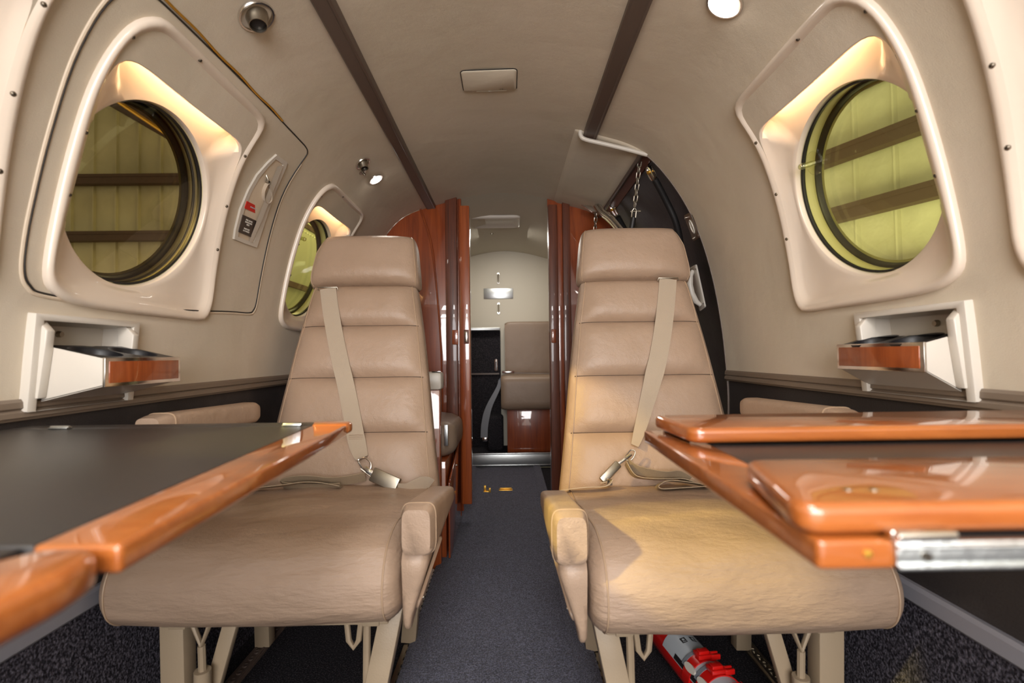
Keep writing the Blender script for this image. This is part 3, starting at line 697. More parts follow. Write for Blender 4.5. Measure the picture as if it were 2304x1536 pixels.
def seat_belts(side,T,B0,ax,nf,exv,Lh):
    fp=B0+nf*.0635
    L=side=='left'
    centre=[(738,648),(743,690),(752,745),(765,810),(779,870),(791,930),(801,985),(810,1018),(815,1030)] if L else [(1503,627),(1499,680),(1492,740),(1482,800),(1470,850),(1457,900),(1444,950),(1434,985),(1428,1002)]
    offs=[0,.002,.001,.002,.001,.002,.001,.004,.010]
    pts=smoothpoly([tuple(on_plane(a,b,fp+nf*o,nf)) for (a,b),o in zip(centre,offs)],4,False)
    n=len(pts); ws=[.0445]*(n-8)+[.0445-.0022*k for k in range(8)]
    if not L: ws=[.047]*(n-18)+[.047-.0017*k for k in range(18)]
    m=MB(); m.ribbon(pts,Vector((1,0,0)) if L else Vector((1,0,-.0)),ws,.0018)
    ss=m.build('shoulder_belt','webbing',T)
    if L:
        a=Vector(pts[-9]); 
        m=MB()
        for k in range(3): m.tube([a+Vector((-.018,-.002,.008-.005*k)),a+Vector((.018,-.002,.008-.005*k))],.0005,4)
        m.tube([a+Vector((-.016,-.002,-.004)),a+Vector((.016,-.002,-.016))],.0005,4); m.tube([a+Vector((.016,-.002,-.004)),a+Vector((-.016,-.002,-.016))],.0005,4)
        m.build('stitch_pattern','piping',ss)
    # slot guide under the headrest
    c=Vector(pts[0]); m=MB(); m.tube([c+Vector((-.028,0,-.006)),c+Vector((-.027,-.002,.002)),c+Vector((.027,-.002,.002)),c+Vector((.028,0,-.006))],.0016,8); m.build('belt_guide','satin',T)
    # lap belt in loose folds along the crease, then buckle
    def Q(px,py,o): return on_plane(px,py,fp+nf*o,nf)
    if L:
        folds=[[(822,1072,.02),(780,1080,.028),(740,1083,.030),(700,1079,.034),(665,1080,.036),(640,1086,.034),(638,1092,.036),(660,1096,.04),(700,1098,.04),(745,1097,.04),(768,1095,.04)],
               [(768,1094,.05),(730,1087,.052),(690,1085,.056),(650,1090,.060),(600,1096,.060),(560,1099,.06)]]
        hook=[(806,1026),(812,1040),(822,1050)]
        buck=((870,1080),(905,1078)); bp=[(837,1062),(897,1092)]
    else:
        folds=[[(1412,1040,.020),(1432,1056,.028),(1470,1066,.034),(1500,1070,.036),(1525,1068,.036),(1550,1080,.036)],
               [(1408,1042,.026),(1425,1068,.034),(1450,1076,.040),(1500,1078,.044),(1530,1077,.044),(1556,1084,.044)],
               [(1600,1094,.05),(1540,1084,.054),(1500,1082,.056),(1480,1092,.058),(1486,1100,.060),(1530,1098,.062),(1590,1094,.064)]]
    for k,fd in enumerate(folds):
        p=smoothpoly([tuple(Q(*q)) for q in fd],5,False); m=MB()
        # belt lies on edge: width runs up/forward
        m.ribbon(p,Vector((0,-.75,.25)) if k else Vector((0,-.45,.6)),[.030]*len(p) if True else .04,.0018); m.build('lap_belt','web_dark',T)
    def slab(p0,p1,w,th,name,m_='chrome',bev=.0015):
        p0,p1=Vector(p0),Vector(p1); a=(p1-p0).normalized(); b=nf; b=(b-a*b.dot(a)).normalized(); c=a.cross(b)
        mm=MB(); mm.loft([[p+c*i*w/2+b*j*th/2 for i,j in ((1,1),(-1,1),(-1,-1),(1,-1))] for p in (p0,p1)]); return mm.build(name,m_,T,bevel=bev)
    if L:
        slab(Q(838,1066,.035),Q(896,1092,.042),.034,.016,'buckle','satin',.003)
        slab(Q(818,1052,.030),Q(842,1068,.034),.014,.003,'buckle_tongue')
        m=MB(); pr=smoothpoly([tuple(Q(a,b,.022)) for a,b in ((806,1034),(822,1030),(834,1042),(832,1056),(820,1056),(812,1048))],4); m.tube(pr,.0022,8,True); m.build('belt_hook','chrome',T)
        m=MB(); m.tube([Q(812,1054,.03),Q(836,1072,.03)],.003,8); m.build('belt_pin','chrome',T)
        p=smoothpoly([tuple(Q(*q)) for q in ((893,1092,.042),(915,1096,.046),(935,1090,.046),(955,1086,.042),(968,1092,.03))],4,False); m=MB(); m.ribbon(p,Vector((0,-.3,.9)),[.012+.022*min(1,k/10) for k in range(len(p))],.0018); m.build('lap_belt','webbing',T)
    else:
        slab(Q(1392,1042,.035),Q(1354,1082,.042),.020,.011,'buckle','satin',.004)
        slab(Q(1421,1021,.026),Q(1390,1044,.034),.008,.003,'buckle_tongue')
        m=MB(); pr=smoothpoly([tuple(Q(a,b,.022)) for a,b in ((1420,1012),(1429,1016),(1424,1030),(1414,1036),(1406,1030),(1412,1020))],4); m.tube(pr,.0018,8,True); m.build('belt_hook','chrome',T)
        p=smoothpoly([tuple(Q(*q)) for q in ((1352,1086,.044),(1372,1084,.05),(1360,1094,.056),(1320,1096,.052),(1290,1099,.045),(1268,1102,.03))],4,False); m=MB(); m.ribbon(p,Vector((0,-.7,.2)),.03,.0018); m.build('lap_belt','webbing',T)
for side,cx,yf,yb,lean,lab in (('left',-.4175,.775,1.293,.165,'tan leather cabin seat with shoulder belt, left of the aisle'),
                          ('right',.3600,.730,1.250,.150,'tan leather cabin seat with shoulder belt, right of the aisle above the fire extinguisher')):
    T,X,B0,B1,ax,nf,exv,Lh=make_seat(side,cx,yf,yb,lab,lean); s=-1 if side=='left' else 1
    armrest_bits(T,s,X,yf,side); frame_bits(T,s,X,yf); seat_belts(side,T,B0,ax,nf,exv,Lh)
# ================================================================== TABLES
def plate(outline,z0,z1,name,m_,parent,bev,seg=3,label=None):
    m=MB(); m.loft([[(x,y,z0) for x,y in outline],[(x,y,z1) for x,y in outline]]); return m.build(name,m_,parent,bevel=bev,seg=seg,smooth=40,label=label)
def corner(pts,r,n=5):                             # round the corners of a polygon
    out=[]; L=len(pts)
    for i,p in enumerate(pts):
        rr=r[i] if isinstance(r,(list,tuple)) else r
        p=Vector(p); a=(Vector(pts[i-1])-p); b=(Vector(pts[(i+1)%L])-p)
        if rr<=0: out.append(tuple(p)); continue
        p0=p+a.normalized()*rr; p1=p+b.normalized()*rr
        for k in range(n+1):
            t=k/n; out.append(tuple(p0*(1-t)**2+p*2*t*(1-t)+p1*t*t))
    return out
ZT=.610
# left table, opened flat: black leather field, wood edging on the aisle side
TL=thing('folding_table','open fold out table with black leather top and cherry wood edge, on the left','table',(-.42,.44,ZT-.015))
xe0,xe1=-.189,-.212
plate(corner([(xe0,.241),(xe1,.645),(xe1-.047,.645),(xe0-.043,.241)],[.004,0,0,.0]),ZT-.0145,ZT,'wood_edge','table_wood',TL,.003)
plate([(xe0-.0432,.2425),(xe1-.0472,.645),(-.655,.645),(-.655,.2425)],ZT-.0145,ZT-.0002,'table_leaf','table_leather',TL,.001,2,label='black leather middle leaf')
plate([(xe1-.048,.6465),(xe1-.040,.681),(-.655,.681),(-.655,.6465)],ZT-.0145,ZT-.0002,'table_leaf','table_leather',TL,.001,2,label='narrow black leather far leaf')
plate(corner([(xe1-.047,.646),(xe1+.0,.646),(xe1+.001,.668),(xe1-.010,.684),(xe1-.060,.684)],[0,0,.008,.006,0]),ZT-.0125,ZT+.001,'wood_edge','table_wood',TL,.004)
plate(corner([(-.195,.02),(-.187,.214),(-.194,.2385),(-.222,.2385),(-.236,.22),(-.242,.02)],[0,.010,.012,.006,0,0]),ZT-.0175,ZT+.001,'wood_edge','table_wood',TL,.006,4,label='bull nosed wood edge')
plate([(-.2425,.02),(-.2365,.2405),(-.655,.2405),(-.655,.02)],ZT-.0145,ZT-.0008,'table_leaf','table_leather',TL,.001,2,label='black leather near leaf')
for x,y in ((-.283,.645),(-.585,.645),(-.335,.2412),(-.585,.2412)):
    m=MB(); m.box((x,y,ZT+.0012),(.024,.009,.002)); m.tube([(x-.012,y,ZT+.002),(x+.012,y,ZT+.002)],.0022,10); m.build('hinge','brushed',TL,bevel=.0004)
# right table: frame board with two leaves folded back on top of it
TR=thing('folding_table','cherry wood table with its two leaves folded back on top, on the right','table',(.40,.40,ZT-.015))
plate(corner([(.145,.232),(.185,.232),(.200,.567),(.156,.567)],[.004,0,0,.004]),ZT-.0135,ZT,'wood_edge','table_wood',TR,.0018)
plate([(.1856,.234),(.62,.234),(.62,.566),(.2006,.566)],ZT-.0120,ZT-.0004,'table_field','table_leather',TR,.001,2,label='black leather field')
m=MB(); m.box((.40,.2325,ZT-.0068),(.438,.005,.0135)); m.box((.40,.2300,ZT-.0025),(.438,.004,.002)); m.box((.40,.2300,ZT-.0115),(.438,.004,.002)); sr=m.build('edge_channel','brushed',TR,bevel=.0004)
m=MB(); m.lathe([(.0022,0),(.0022,.0012),(0,.0012)],(.1945,.2298,ZT-.0068),(0,-1,0),14); m.build('screw','screw',sr)
m=MB(); m.lathe([(.0019,-.001),(.0019,.0008),(0,.001)],(.1685,.2318,ZT-.006),(0,-1,0),14); m.build('peg','brass',TR)
lf=plate(corner([(.137,.2345),(.62,.2345),(.62,.336),(.160,.336)],[.016,0,0,.014],7),ZT+.0015,ZT+.0165,'table_leaf','table_wood',TR,.005,4,label='near leaf, folded back')
lf2=plate(corner([(.176,.472),(.62,.472),(.62,.584),(.170,.578)],[.014,0,0,.012],7),ZT+.0015,ZT+.0165,'table_leaf','table_wood',TR,.005,4,label='far leaf, folded back')
m=MB(); m.box((.194,.2330,ZT+.0030),(.030,.006,.0040)); m.tube([(.180,.2295,ZT+.0028),(.208,.2295,ZT+.0028)],.0028,10); m.build('hinge','chrome',TR,bevel=.0005)
m=MB(); m.box((.194,.568,ZT+.0020),(.030,.006,.004)); m.build('hinge','chrome',TR,bevel=.0005)
for x,y in ((.178,.258),(.191,.257)):
    m=MB(); m.lathe([(.0022,0),(.0020,.0005),(0,.0005)],(x,y,ZT+.0165),(0,0,1),12); m.build('screw','screw',lf)
# ================================================================== FIRE EXTINGUISHER
A=Vector((.411,.850,.046)); Bv=Vector((.352,1.215,.046)); d=(Bv-A).normalized()
FE=thing('fire_extinguisher','red fire extinguisher strapped to the floor under the right seat','fire extinguisher',A-Vector((0,0,.044)))
L_=(Bv-A).length; r=.040
MB().lathe([(0,-.02),(.022,-.015),(.034,-.004),(r,.012),(r,L_-.03),(.034,L_-.01),(.018,L_),(.013,L_+.01),(.013,L_+.03),(0,L_+.03)],A,d,48).build('cylinder','red',FE,smooth=50)
def arc(name,h0,h1,rr,a0,a1,m_,parent,n=24,th=.0008):
    mm=MB(); up=Vector((0,0,1)); up=(up-d*up.dot(d)).normalized(); sd=d.cross(up)
    def pp(a,h,q): a=math.radians(a); return A+d*h+(up*math.cos(a)+sd*math.sin(a))*q
    rg=[]
    for q,h in ((rr-.001,h0),(rr+th,h0),(rr+th,h1),(rr-.001,h1)): rg.append([pp(a0+(a1-a0)*k/n,h,q) for k in range(n+1)])
    mm.loft(rg,closed=False); return mm.build(name,m_,parent),pp
lab1,pp=arc('label_band',.005,.250,r+.0002,-75,70,'label',FE,th=.0006)
def etext(body,h,a,size,m_): 
    o=pp(a,h,r+.0014); ex_=pp(a+3,h,r)-pp(a-3,h,r); textmesh('lettering',body,size,o,-ex_,-d,m_,lab1,.0001)
etext('1-800-384-1731',.066,0,.0085,'red_placard'); etext('AFTER USE RECHARGE IMMEDIATELY\nSEE OWNERS MANUAL FOR PARTS',.054,0,.0035,'black_print')
etext('TEST GAUGE MONTHLY. DO NOT PUNCTURE\nREMOVE PIN, AIM AT BASE OF FIRE',.241,0,.0036,'black_print')
for a in (-14,16):
    m=MB(); q=[(-1,-1),(1,-1),(1,1),(-1,1)]
    m.add([pp(a+i*8,.212+j*.0085,r+.0012) for i,j in q],[(0,1,2,3)]); px_=m.build('pictogram','black_print',lab1)
    m=MB(); m.add([pp(a+4*math.cos(k),.213+.004*math.sin(k),r+.0016) for k in (0,1.0,2.1,3.2,4.2,5.3)],[(0,1,2,3,4,5)]); m.add([pp(a-5,.206,r+.0016),pp(a+5,.205,r+.0016),pp(a+5,.207,r+.0016),pp(a-5,.208,r+.0016)],[(0,1,2,3)]); m.build('pictogram_mark','label',lab1)
b1,_=arc('black_strip',.02,.20,r+.0010,-72,-58,'black',FE,6,.0006)
for h in (.090,.137):
    up=(Vector((0,0,1))-d*d.z).normalized(); sd=d.cross(up)
    st,_=arc('clamp_band',h-.002,h+.024,r+.0012,-95,95,'red',FE,30,.0016)
    gs,_=arc('grey_strap',h+.024,h+.033,r+.0020,-60,80,'strap_grey',FE,24,.0016)
    c=pp(-4,h+.012,r+.004)
    m=MB(); bx=Matrix((sd,d,up)).transposed()
    m.box(c+up*.003,(.030,.024,.008),bx); m.box(c+up*.0085,(.022,.014,.007),bx); m.box(c+sd*.022+up*.001,(.020,.005,.010),bx); m.box(c+sd*.022-d*.010+up*.001,(.020,.005,.010),bx); m.build('clamp_latch','red',st,bevel=.0015)
    c=pp(-52,h+.004,r+.003); m=MB(); up2=(c-(A+d*(h+.004))).normalized(); sd2=d.cross(up2)
    m.loft([[c+d*(.018*math.cos(2*PI*k/20))+sd2*(.007*math.sin(2*PI*k/20))+up2*hh for k in range(20)] for hh in (-.001,.003,.004)]); m.build('strap_tab','ivory',st)
# ================================================================== ENTRY DOOR (right, behind the seat)
dt0=.474
m=MB(); m.grid(lambda a,b:W(1,YD0-.02+(YD1-YD0+.02)*a,dt0+(TEND-dt0)*b,-.028-.004*math.sin(PI*min(1,b*2.2))),24,60)
dr=m.build('door_1','black_vinyl',recalc=False); struct(dr,'black padded entry door curving up the right side behind the seat')
m=MB(); m.tube([W(1,YD0+.002,.452+(1.45-.452)*k/50,-.001) for k in range(51)],.0028,8); m.tube([W(1,YD0+.014,.452+(1.45-.452)*k/50,-.010) for k in range(51)],.0045,8)
m.build('liner_edge_trim','brown',wr)
m=MB(); m.loft([[W(1,YD0+dy,.45+(TEND-.45)*k/60,h) for k in range(61)] for dy,h in ((0,0),(.006,-.004),(.010,-.036))],closed=False); m.build('jamb','brown',wr)
def onl(px,py,off): # point on offset liner at a pixel (right side)
    r_=ray(px,py); a,b=.3,3.0
    for _ in range(40):
        q=(a+b)/2; p=Vector((0,0,CZ))+r_*q; t=zt(p.z); ins=(p.x-X0)<sec(t)[0]-off
        if ins: a=q
        else: b=q
    p=Vector((0,0,CZ))+r_*a; return p
# gas strut arms with clevis brackets
def arm(pxs,br,label):
    pts=[onl(a,b,o) for a,b,o in pxs]
    m=MB(); m.tube(smoothpoly([tuple(q) for q in pts],6,False),.011,14); T=m.build('door_arm','rubber',dr,label=label)
    c=onl(br[0],br[1],-.004); n=Vector((-.8,-.35,-.4)).normalized()
    dd=(pts[0]-c).normalized(); sdv=dd.cross(n).normalized()
    m=MB()
    for q in (-1,1): m.loft([[c+dd*(.018*math.cos(2*PI*k/16)+(.014 if math.cos(2*PI*k/16)>0 else 0))+sdv*.011*math.sin(2*PI*k/16)+n*(q*.006+e) for k in range(16)] for e in (-.0012,.0012)])
    m.box(c-dd*.010,(.016,.010,.016)); m.build('clevis','chrome',T,bevel=.0005)
    m=MB(); m.tube([c-n*.010,c+n*.011],.0040,12); m.lathe([(.0065,.008),(.0065,.011),(.003,.013),(0,.013)],c,n,16); m.build('pivot_pin','brass',T)
    return T
arm([(1473,403,.004),(1500,455,.002),(1520,500,0),(1533,560,0),(1540,620,0)],(1464,386),'long black sleeved arm')
arm([(1390,488,.0),(1405,515,-.002),(1420,545,-.004),(1432,580,-.006)],(1380,470),'short black arm')
# header latch pulls
m=MB(); q=[P(1340,462,1.98),P(1352,478,1.96),P(1372,492,1.94),P(1395,520,1.92),P(1410,545,1.90)]
m.tube(smoothpoly([tuple(a) for a in q],5,False),.009,10); m.tube([a+Vector((.012,-.01,.004)) for a in q],.006,8)
tag(m.build('door_frame_trim','chrome'),'chrome door frame moulding above the right headrest','trim')
m=MB(); q=[P(1308,460,1.98),P(1330,462,1.97),P(1343,476,1.96),P(1332,476,1.96)]; m.prism(q,(0,.01,0)); tag(m.build('door_hook','chrome',bevel=.001),'chrome hook under the headliner where the short chain hangs','hook')
# chains
def chain(p0,p1,nl,lab,shackle=True):
    p0,p1=Vector(p0),Vector(p1); T=thing('chain',lab,'chain',p0); ax=(p1-p0)/nl; a1=Vector((1,0,0)); u=ax.normalized(); a1=(a1-u*a1.dot(u)).normalized(); a2=u.cross(a1); L=ax.length
    for k in range(nl):
        c=p0+ax*(k+.5); b=(a1*.8+a2*.6).normalized() if k%2 else (a1*.6-a2*.8).normalized(); hl=L*.66; hw=L*.34
        pts=[c+u*(hl-hw)*(1 if math.sin(t_)>0 else -1)+u*hw*math.sin(t_)+b*hw*math.cos(t_) for t_ in [2*PI*(j+.5)/16 for j in range(16)]]
        MB().tube(pts,L*.105,7,True).build('link','satin' if shackle else 'screw',T)
    return T,p1,u,a1
T,p1,u,a1=chain(P(1441,348,1.50),P(1428,466,1.53),9,'steel chain hanging from the white edge trim in front of the black door')
m=MB(); m.tube([p1,p1-a1*.006+u*.012,p1-a1*.006+u*.034,p1+a1*.006+u*.034,p1+a1*.006+u*.012],.0028,8,True); m.tube([p1-a1*.012+u*.014,p1+a1*.020+u*.010],.0026,8); m.tube([p1+a1*.014+u*.011,p1+a1*.019+u*.010],.0050,8); m.build('shackle','satin',T)
m=MB(); m.tube([p1+u*.032,p1+u*.12+Vector((-.006,.0,0))],.0085,10); m.build('cable_sleeve','rubber',T)
chain(P(1341,478,1.97),P(1338,530,1.98),5,'short dark chain hanging against the mahogany partition by the right headrest',False)
# handle plates on the door
def hplate(corners,off,grip,lab,m_):
    q=[onl(a,b,off) for a,b in corners]; c=sum(q,Vector())/4
    n=((q[1]-q[0]).cross(q[3]-q[0])).normalized()
    if n.x>0: n=-n
    out=[]
    for i in range(4):
        a=q[i]; p_=q[i-1]; nx=q[(i+1)%4]
        for k in range(5):
            t_=k/4; e0=a+(p_-a).normalized()*.006; e1=a+(nx-a).normalized()*.006; out.append(e0*(1-t_)**2+a*2*t_*(1-t_)+e1*t_*t_)
    m=MB(); m.loft([[p for p in out],[p+n*.004 for p in out],[c+(p-c)*.96+n*.005 for p in out]]); T=m.build('door_handle',m_,dr,label=lab)
    for i in range(4):
        sc=c+(q[i]-c)*.80+n*.005; MB().lathe([(.0034,0),(.0032,.0016),(.001,.002),(.001,.001),(0,.001)],sc,n,12).build('screw','chrome',T)
    e=((q[3]+q[2])/2-(q[0]+q[1])/2).normalized(); L=((q[3]+q[2])/2-(q[0]+q[1])/2).length
    if grip=='cup':
        sd_=n.cross(e); oo=[c+e*L*.27*math.sin(2*PI*k/28)+sd_*.0095*math.cos(2*PI*k/28) for k in range(28)]
        m=MB(); m.loft([[p+n*.0052 for p in oo],[c+(p-c)*.93+n*.0075 for p in oo],[c+(p-c)*.80+n*.0075 for p in oo],[c+(p-c)*.70+n*.0053 for p in oo]]); m.build('pull_cup','ivory',T)
    else:
        m=MB(); m.tube([c-e*L*.40+n*.006,c-e*L*.30+n*.018,c-e*L*.1+n*.026,c+e*L*.1+n*.026,c+e*L*.30+n*.018,c+e*L*.40+n*.006],[.006,.009,.010,.010,.009,.006],12); m.build('grip','ivory',T,smooth=80)
    return T
hplate([(1541,484),(1559,474),(1580,532),(1563,542)],-.006,'cup','metal plate with pull cup','satin')
hplate([(1554,602),(1568,594),(1589,690),(1577,700)],-.008,'bar','white grab handle','ivory')
# ================================================================== PARTITIONS AND DOORWAY
YP=2.10
def part(s,xin,name,lab):
    # panel from the doorway edge out to the fuselage, following its section
    top=[]; k=0
    pts=[]
    for i in range(60):
        t=TEND*i/59; x,z,_,_=sec(t); xx=X0+s*(x-.002); 
        if s*xx>s*xin if s>0 else xx<xin: pts.append((xx,z))
    t0=abs(xin-X0); x,z,_,_=sec(t0); pts=[(xin,z)]+pts+[(xin,0.0)]
    m=MB(); m.prism([(x,YP,z) for x,z in pts],(0,.022,0)); return tag(m.build(name,'mahogany',bevel=.001),lab,'partition')
pl_=part(-1,-.205,'bulkhead_partition','glossy mahogany bulkhead partition left of the doorway, behind the left seat')
pr_=part(1,.178,'bulkhead_partition','glossy mahogany bulkhead partition right of the doorway, behind the right seat')
# raised moulding on left partition
def post(x0,x1,y0,y1,z0,z1,name,m_,parent,bev=.003,label=None): 
    m=MB(); m.box(((x0+x1)/2,(y0+y1)/2,(z0+z1)/2),(x1-x0,y1-y0,z1-z0)); return m.build(name,m_,parent,bevel=bev,label=label)
post(-.262,-.212,2.072,2.10,0,1.388,'door_jamb','mahogany_dark',pl_,.005,'dark textured door jamb')
post(-.206,-.194,2.086,2.10,0.04,1.372,'jamb_bead','mahogany',pl_,.003)
m=MB(); m.tube(smoothpoly([(-.37,2.092,1.33),(-.325,2.092,1.18),(-.30,2.092,.95),(-.285,2.092,.7),(-.28,2.092,.3),(-.28,2.092,.02)],8,False),.004,8); m.build('edge_moulding','mahogany',pl_)
FD=thing('folding_door','stack of folded mahogany door panels on the left of the doorway','door',(-.175,2.05,.07))
post(-.195,-.155,2.03,2.085,.085,1.325,'door_panel','mahogany_edge',FD,.004)
post(-.200,-.190,2.04,2.09,.085,1.325,'door_panel','mahogany',FD,.003)
h=MB(); h.box((-.172,2.028,.775),(.020,.006,.058)); hb=h.build('latch_surround','mahogany_dark',FD,bevel=.002)
h=MB(); h.box((-.172,2.026,.775),(.011,.008,.045)); h.build('latch','chrome',hb,bevel=.002)
h=MB(); h.box((-.222,2.068,.775),(.026,.010,.062)); h.build('strike_plate','mahogany',pl_,bevel=.003)
post(.178,.216,2.060,2.10,0.02,1.335,'door_jamb','mahogany_dark',pr_,.004,'dark textured door jamb')
post(.216,.240,2.085,2.10,0.02,1.345,'jamb_panel','mahogany',pr_,.002)
post(.240,.272,2.078,2.10,0.02,1.350,'jamb_panel','mahogany_dark',pr_,.003)
h=MB(); h.box((.194,2.058,.775),(.020,.008,.058)); h.build('strike_plate','mahogany',pr_,bevel=.003)
# side facing seat cabinet between left seat and partition
SC=thing('side_cabinet_seat','taupe cushioned side seat in a mahogany cabinet between the left seat and the partition','seat',(-.42,1.86,0))
post(-.62,-.215,1.67,2.02,0,.34,'cabinet_base','mahogany_edge',SC,.003)
m=MB(); m.prism([(-.201,1.66,.02),(-.201,1.66,.27),(-.201,2.02,.36),(-.201,2.02,.02)],(-.006,0,0)); m.prism([(-.198,1.66,.272),(-.198,2.02,.362),(-.198,2.02,.372),(-.198,1.66,.282)],(-.006,0,0)); sc=m.build('side_panel','mahogany',SC,bevel=.001)
for y,z in ((1.70,.20),(1.86,.285)):
    MB().lathe([(.004,0),(.004,.004),(0,.005)],(-.201,y,z),(1,0,0),12).build('stud','screw',sc)
rings=[]
for k in range(17):
    v=k/16; f=.80 if k in (0,16) else .94 if k in (1,15) else 1; y=1.70+.31*v; r_=[]
    for q in range(40):
        a=2*PI*q/40; r_.append((-.40+spow(math.cos(a),.5)*.215*f,y,.405+spow(math.sin(a),.5)*.070*f+.0*v))
    rings.append(r_)
MB().loft(rings).build('seat_cushion','taupe',SC,smooth=70)
post(-.60,-.226,1.620,1.655,0,.60,'arm_panel','mahogany_edge',SC,.004)
post(-.60,-.218,1.602,1.668,.585,.645,'arm_cap','ivory',SC,.012)
m=MB(); m.box((-.236,1.615,.6465),(.030,.018,.003)); m.build('ash_cover','chrome',SC,bevel=.001)
m=MB(); m.box((-.212,1.662,.43),(.012,.012,.07)); m.build('bracket','brushed',SC,bevel=.001)
# ================================================================== AFT COMPARTMENT
m=MB(); ptsb=[(X0-sec(TEND*k/50)[0],sec(TEND*k/50)[1]) for k in range(50,0,-1)]+[(X0+sec(TEND*k/50)[0],sec(TEND*k/50)[1]) for k in range(51)]
m.prism([(x,YA,z) for x,z in ptsb],(0,.02,0)); bw=m.build('wall_aft','aft_panel'); struct(bw,'pale rear wall of the aft compartment with an arched top')
m=MB(); m.box((X0,3.17,.045),(1.2,.26,.088)); 
stp=struct(m.build('floor_aft','carpet_black'),'raised black carpeted floor of the aft compartment')
m=MB(); m.box((X0,3.036,.046),(.9,.008,.085)); m.box((X0,3.034,.088),(.9,.016,.010)); m.box((X0,3.034,.018),(.9,.010,.006)); m.build('step_edge','brushed',stp,bevel=.002,label='aluminium step edging')
m=MB(); m.box((-.32,3.275,.475),(.54,.045,.77)); 
ac=tag(m.build('black_locker','carpet_black',bevel=.004),'black carpet covered locker at the back, left of the aft jump seat','locker')
m=MB(); m.box((-.32,3.245,.868),(.54,.07,.020)); m.build('locker_rail','brushed',ac,bevel=.003)
m=MB(); m.box((-.31,3.247,.573),(.50,.008,.010)); m.build('locker_divider','brown',ac)
m=MB(); m.prism([(-.080+x,3.248,.63+y) for x,y in rrect(.020,.082,.009)],(0,-.006,0)); lh=m.build('locker_latch','chrome',ac,bevel=.001)
m=MB(); m.box((-.080,3.240,.63),(.008,.006,.05)); m.build('latch_slot','black',lh)
m=MB(); m.box((-.085,3.17,.20),(.10,.14,.22)); tag(m.build('black_bag','carpet_black',bevel=.02,seg=3),'small black pouch on the raised floor beside the jump seat base','bag')
JS=thing('jump_seat','taupe leather jump seat on a mahogany base at the back of the aft compartment','seat',(.13,3.15,.09))
post(-.010,.32,3.065,3.26,.09,.36,'seat_base','mahogany',JS,.002)
def softbox(x0,x1,y0,y1,z0,z1,name,par,n=.22,seam=None):
    rings=[]; K=20
    for k in range(K+1):
        v=k/K; e_=1-abs(2*v-1)**8; f=.93+.07*e_**.5 if e_>0 else .93; r_=[]; x=x0+(x1-x0)*v
        for q in range(48):
            a=2*PI*q/48; yy=spow(math.cos(a),n*1.6); zz=spow(math.sin(a),n*1.6); dd=0
            if seam and yy<-.5: dd=.012*math.exp(-((zz-seam)/.06)**2)
            r_.append((x,(y0+y1)/2+yy*(y1-y0)/2*f+dd,(z0+z1)/2+zz*(z1-z0)/2*f))
        rings.append(r_)
    return MB().loft(rings).build(name,'taupe',par,smooth=70)
softbox(-.045,.34,2.93,3.24,.36,.575,'seat_cushion',JS)
softbox(-.020,.34,3.19,3.295,.56,.915,'backrest',JS,.16,-.15)
jb=smoothpoly([(.30,3.02,.578),(.15,3.00,.583),(.06,3.0,.585),(-.01,3.0,.583),(-.045,3.0,.565),(-.06,2.99,.50),(-.12,2.98,.38),(-.145,2.97,.28),(-.15,2.96,.20)],5,False)
m=MB(); m.ribbon(jb,[Vector((0,1,0))]*22+[Vector((1,-.5,.2))]*(len(jb)-22),[.02]*22+[.02+.028*min(1,k/10) for k in range(len(jb)-22)]); m.build('lap_belt','strap_grey',JS)
m=MB(); m.box((.0,3.0,.592),(.075,.03,.014)); m.box((-.145,2.955,.192),(.03,.02,.025)); m.build('buckle','chrome',JS,bevel=.003)
# fittings on the rear wall
def pulls(z,lab):
    m=MB(); m.tube([(-.060,3.298,z+.028),(-.060,3.285,z+.022),(-.060,3.283,z),(-.060,3.285,z-.022),(-.060,3.298,z-.028)],.0055,8); m.lathe([(.010,0),(.008,.005),(0,.005)],(-.060,3.299,z+.030),(0,-1,0),12); m.lathe([(.010,0),(.008,.005),(0,.005)],(-.060,3.299,z-.030),(0,-1,0),12)
    tag(m.build('coat_hook','chrome'),lab,'hook')
pulls(1.215,'small chrome hook above the metal plate on the rear wall'); pulls(1.012,'small chrome hook below the metal plate on the rear wall')
m=MB(); m.box((-.060,3.297,1.112),(.198,.004,.070)); tag(m.build('wall_plate','brushed',bevel=.001),'rectangular brushed metal plate on the rear wall','plate')
# header bulkhead arch moulding and overhead vent box
m=MB(); o=(-.065,2.53); zc=1.397
rr=rrect(.270,.20,.02)
m.loft([[(o[0]+x,o[1]+y,zc-.000) for x,y in rr],[(o[0]+x,o[1]+y,zc-.012) for x,y in rr],[(o[0]+x*.95,o[1]+y*.92,zc-.016) for x,y in rr],[(o[0]+x*.88,o[1]+y*.78,zc-.012) for x,y in rr],[(o[0]+x*.80,o[1]+y*.6,zc-.004) for x,y in rr]])
ov=tag(m.build('ceiling_lamp_box','ivory'),'ivory rectangular fixture on the aft compartment ceiling','ceiling fixture')
m=MB(); m.lathe([(.010,0),(.009,.006),(0,.008)],(-.085,2.80,1.398),(0,0,-1),12); tag(m.build('ceiling_stud','screw'),'tiny metal stud on the aft ceiling behind the ivory fixture','stud')
# floor hinges by the doorway
for x,y,lab in ((-.115,2.50,'small brass floor fitting just inside the doorway, by the folded door'),(-.020,2.52,'flat brass floor fitting in the middle of the doorway carpet')):
    m=MB(); m.box((x,y,.006),(.07 if x>-.1 else .035,.03,.010)); 
    if x<-.1: m.box((x-.01,y,.022),(.012,.012,.03)); m.box((x+.015,y-.02,.018),(.010,.010,.024))
    else: m.tube([(x-.03,y,.014),(x+.03,y,.014)],.005,8)
    tag(m.build('floor_fitting','brass',bevel=.0015),lab,'fitting')
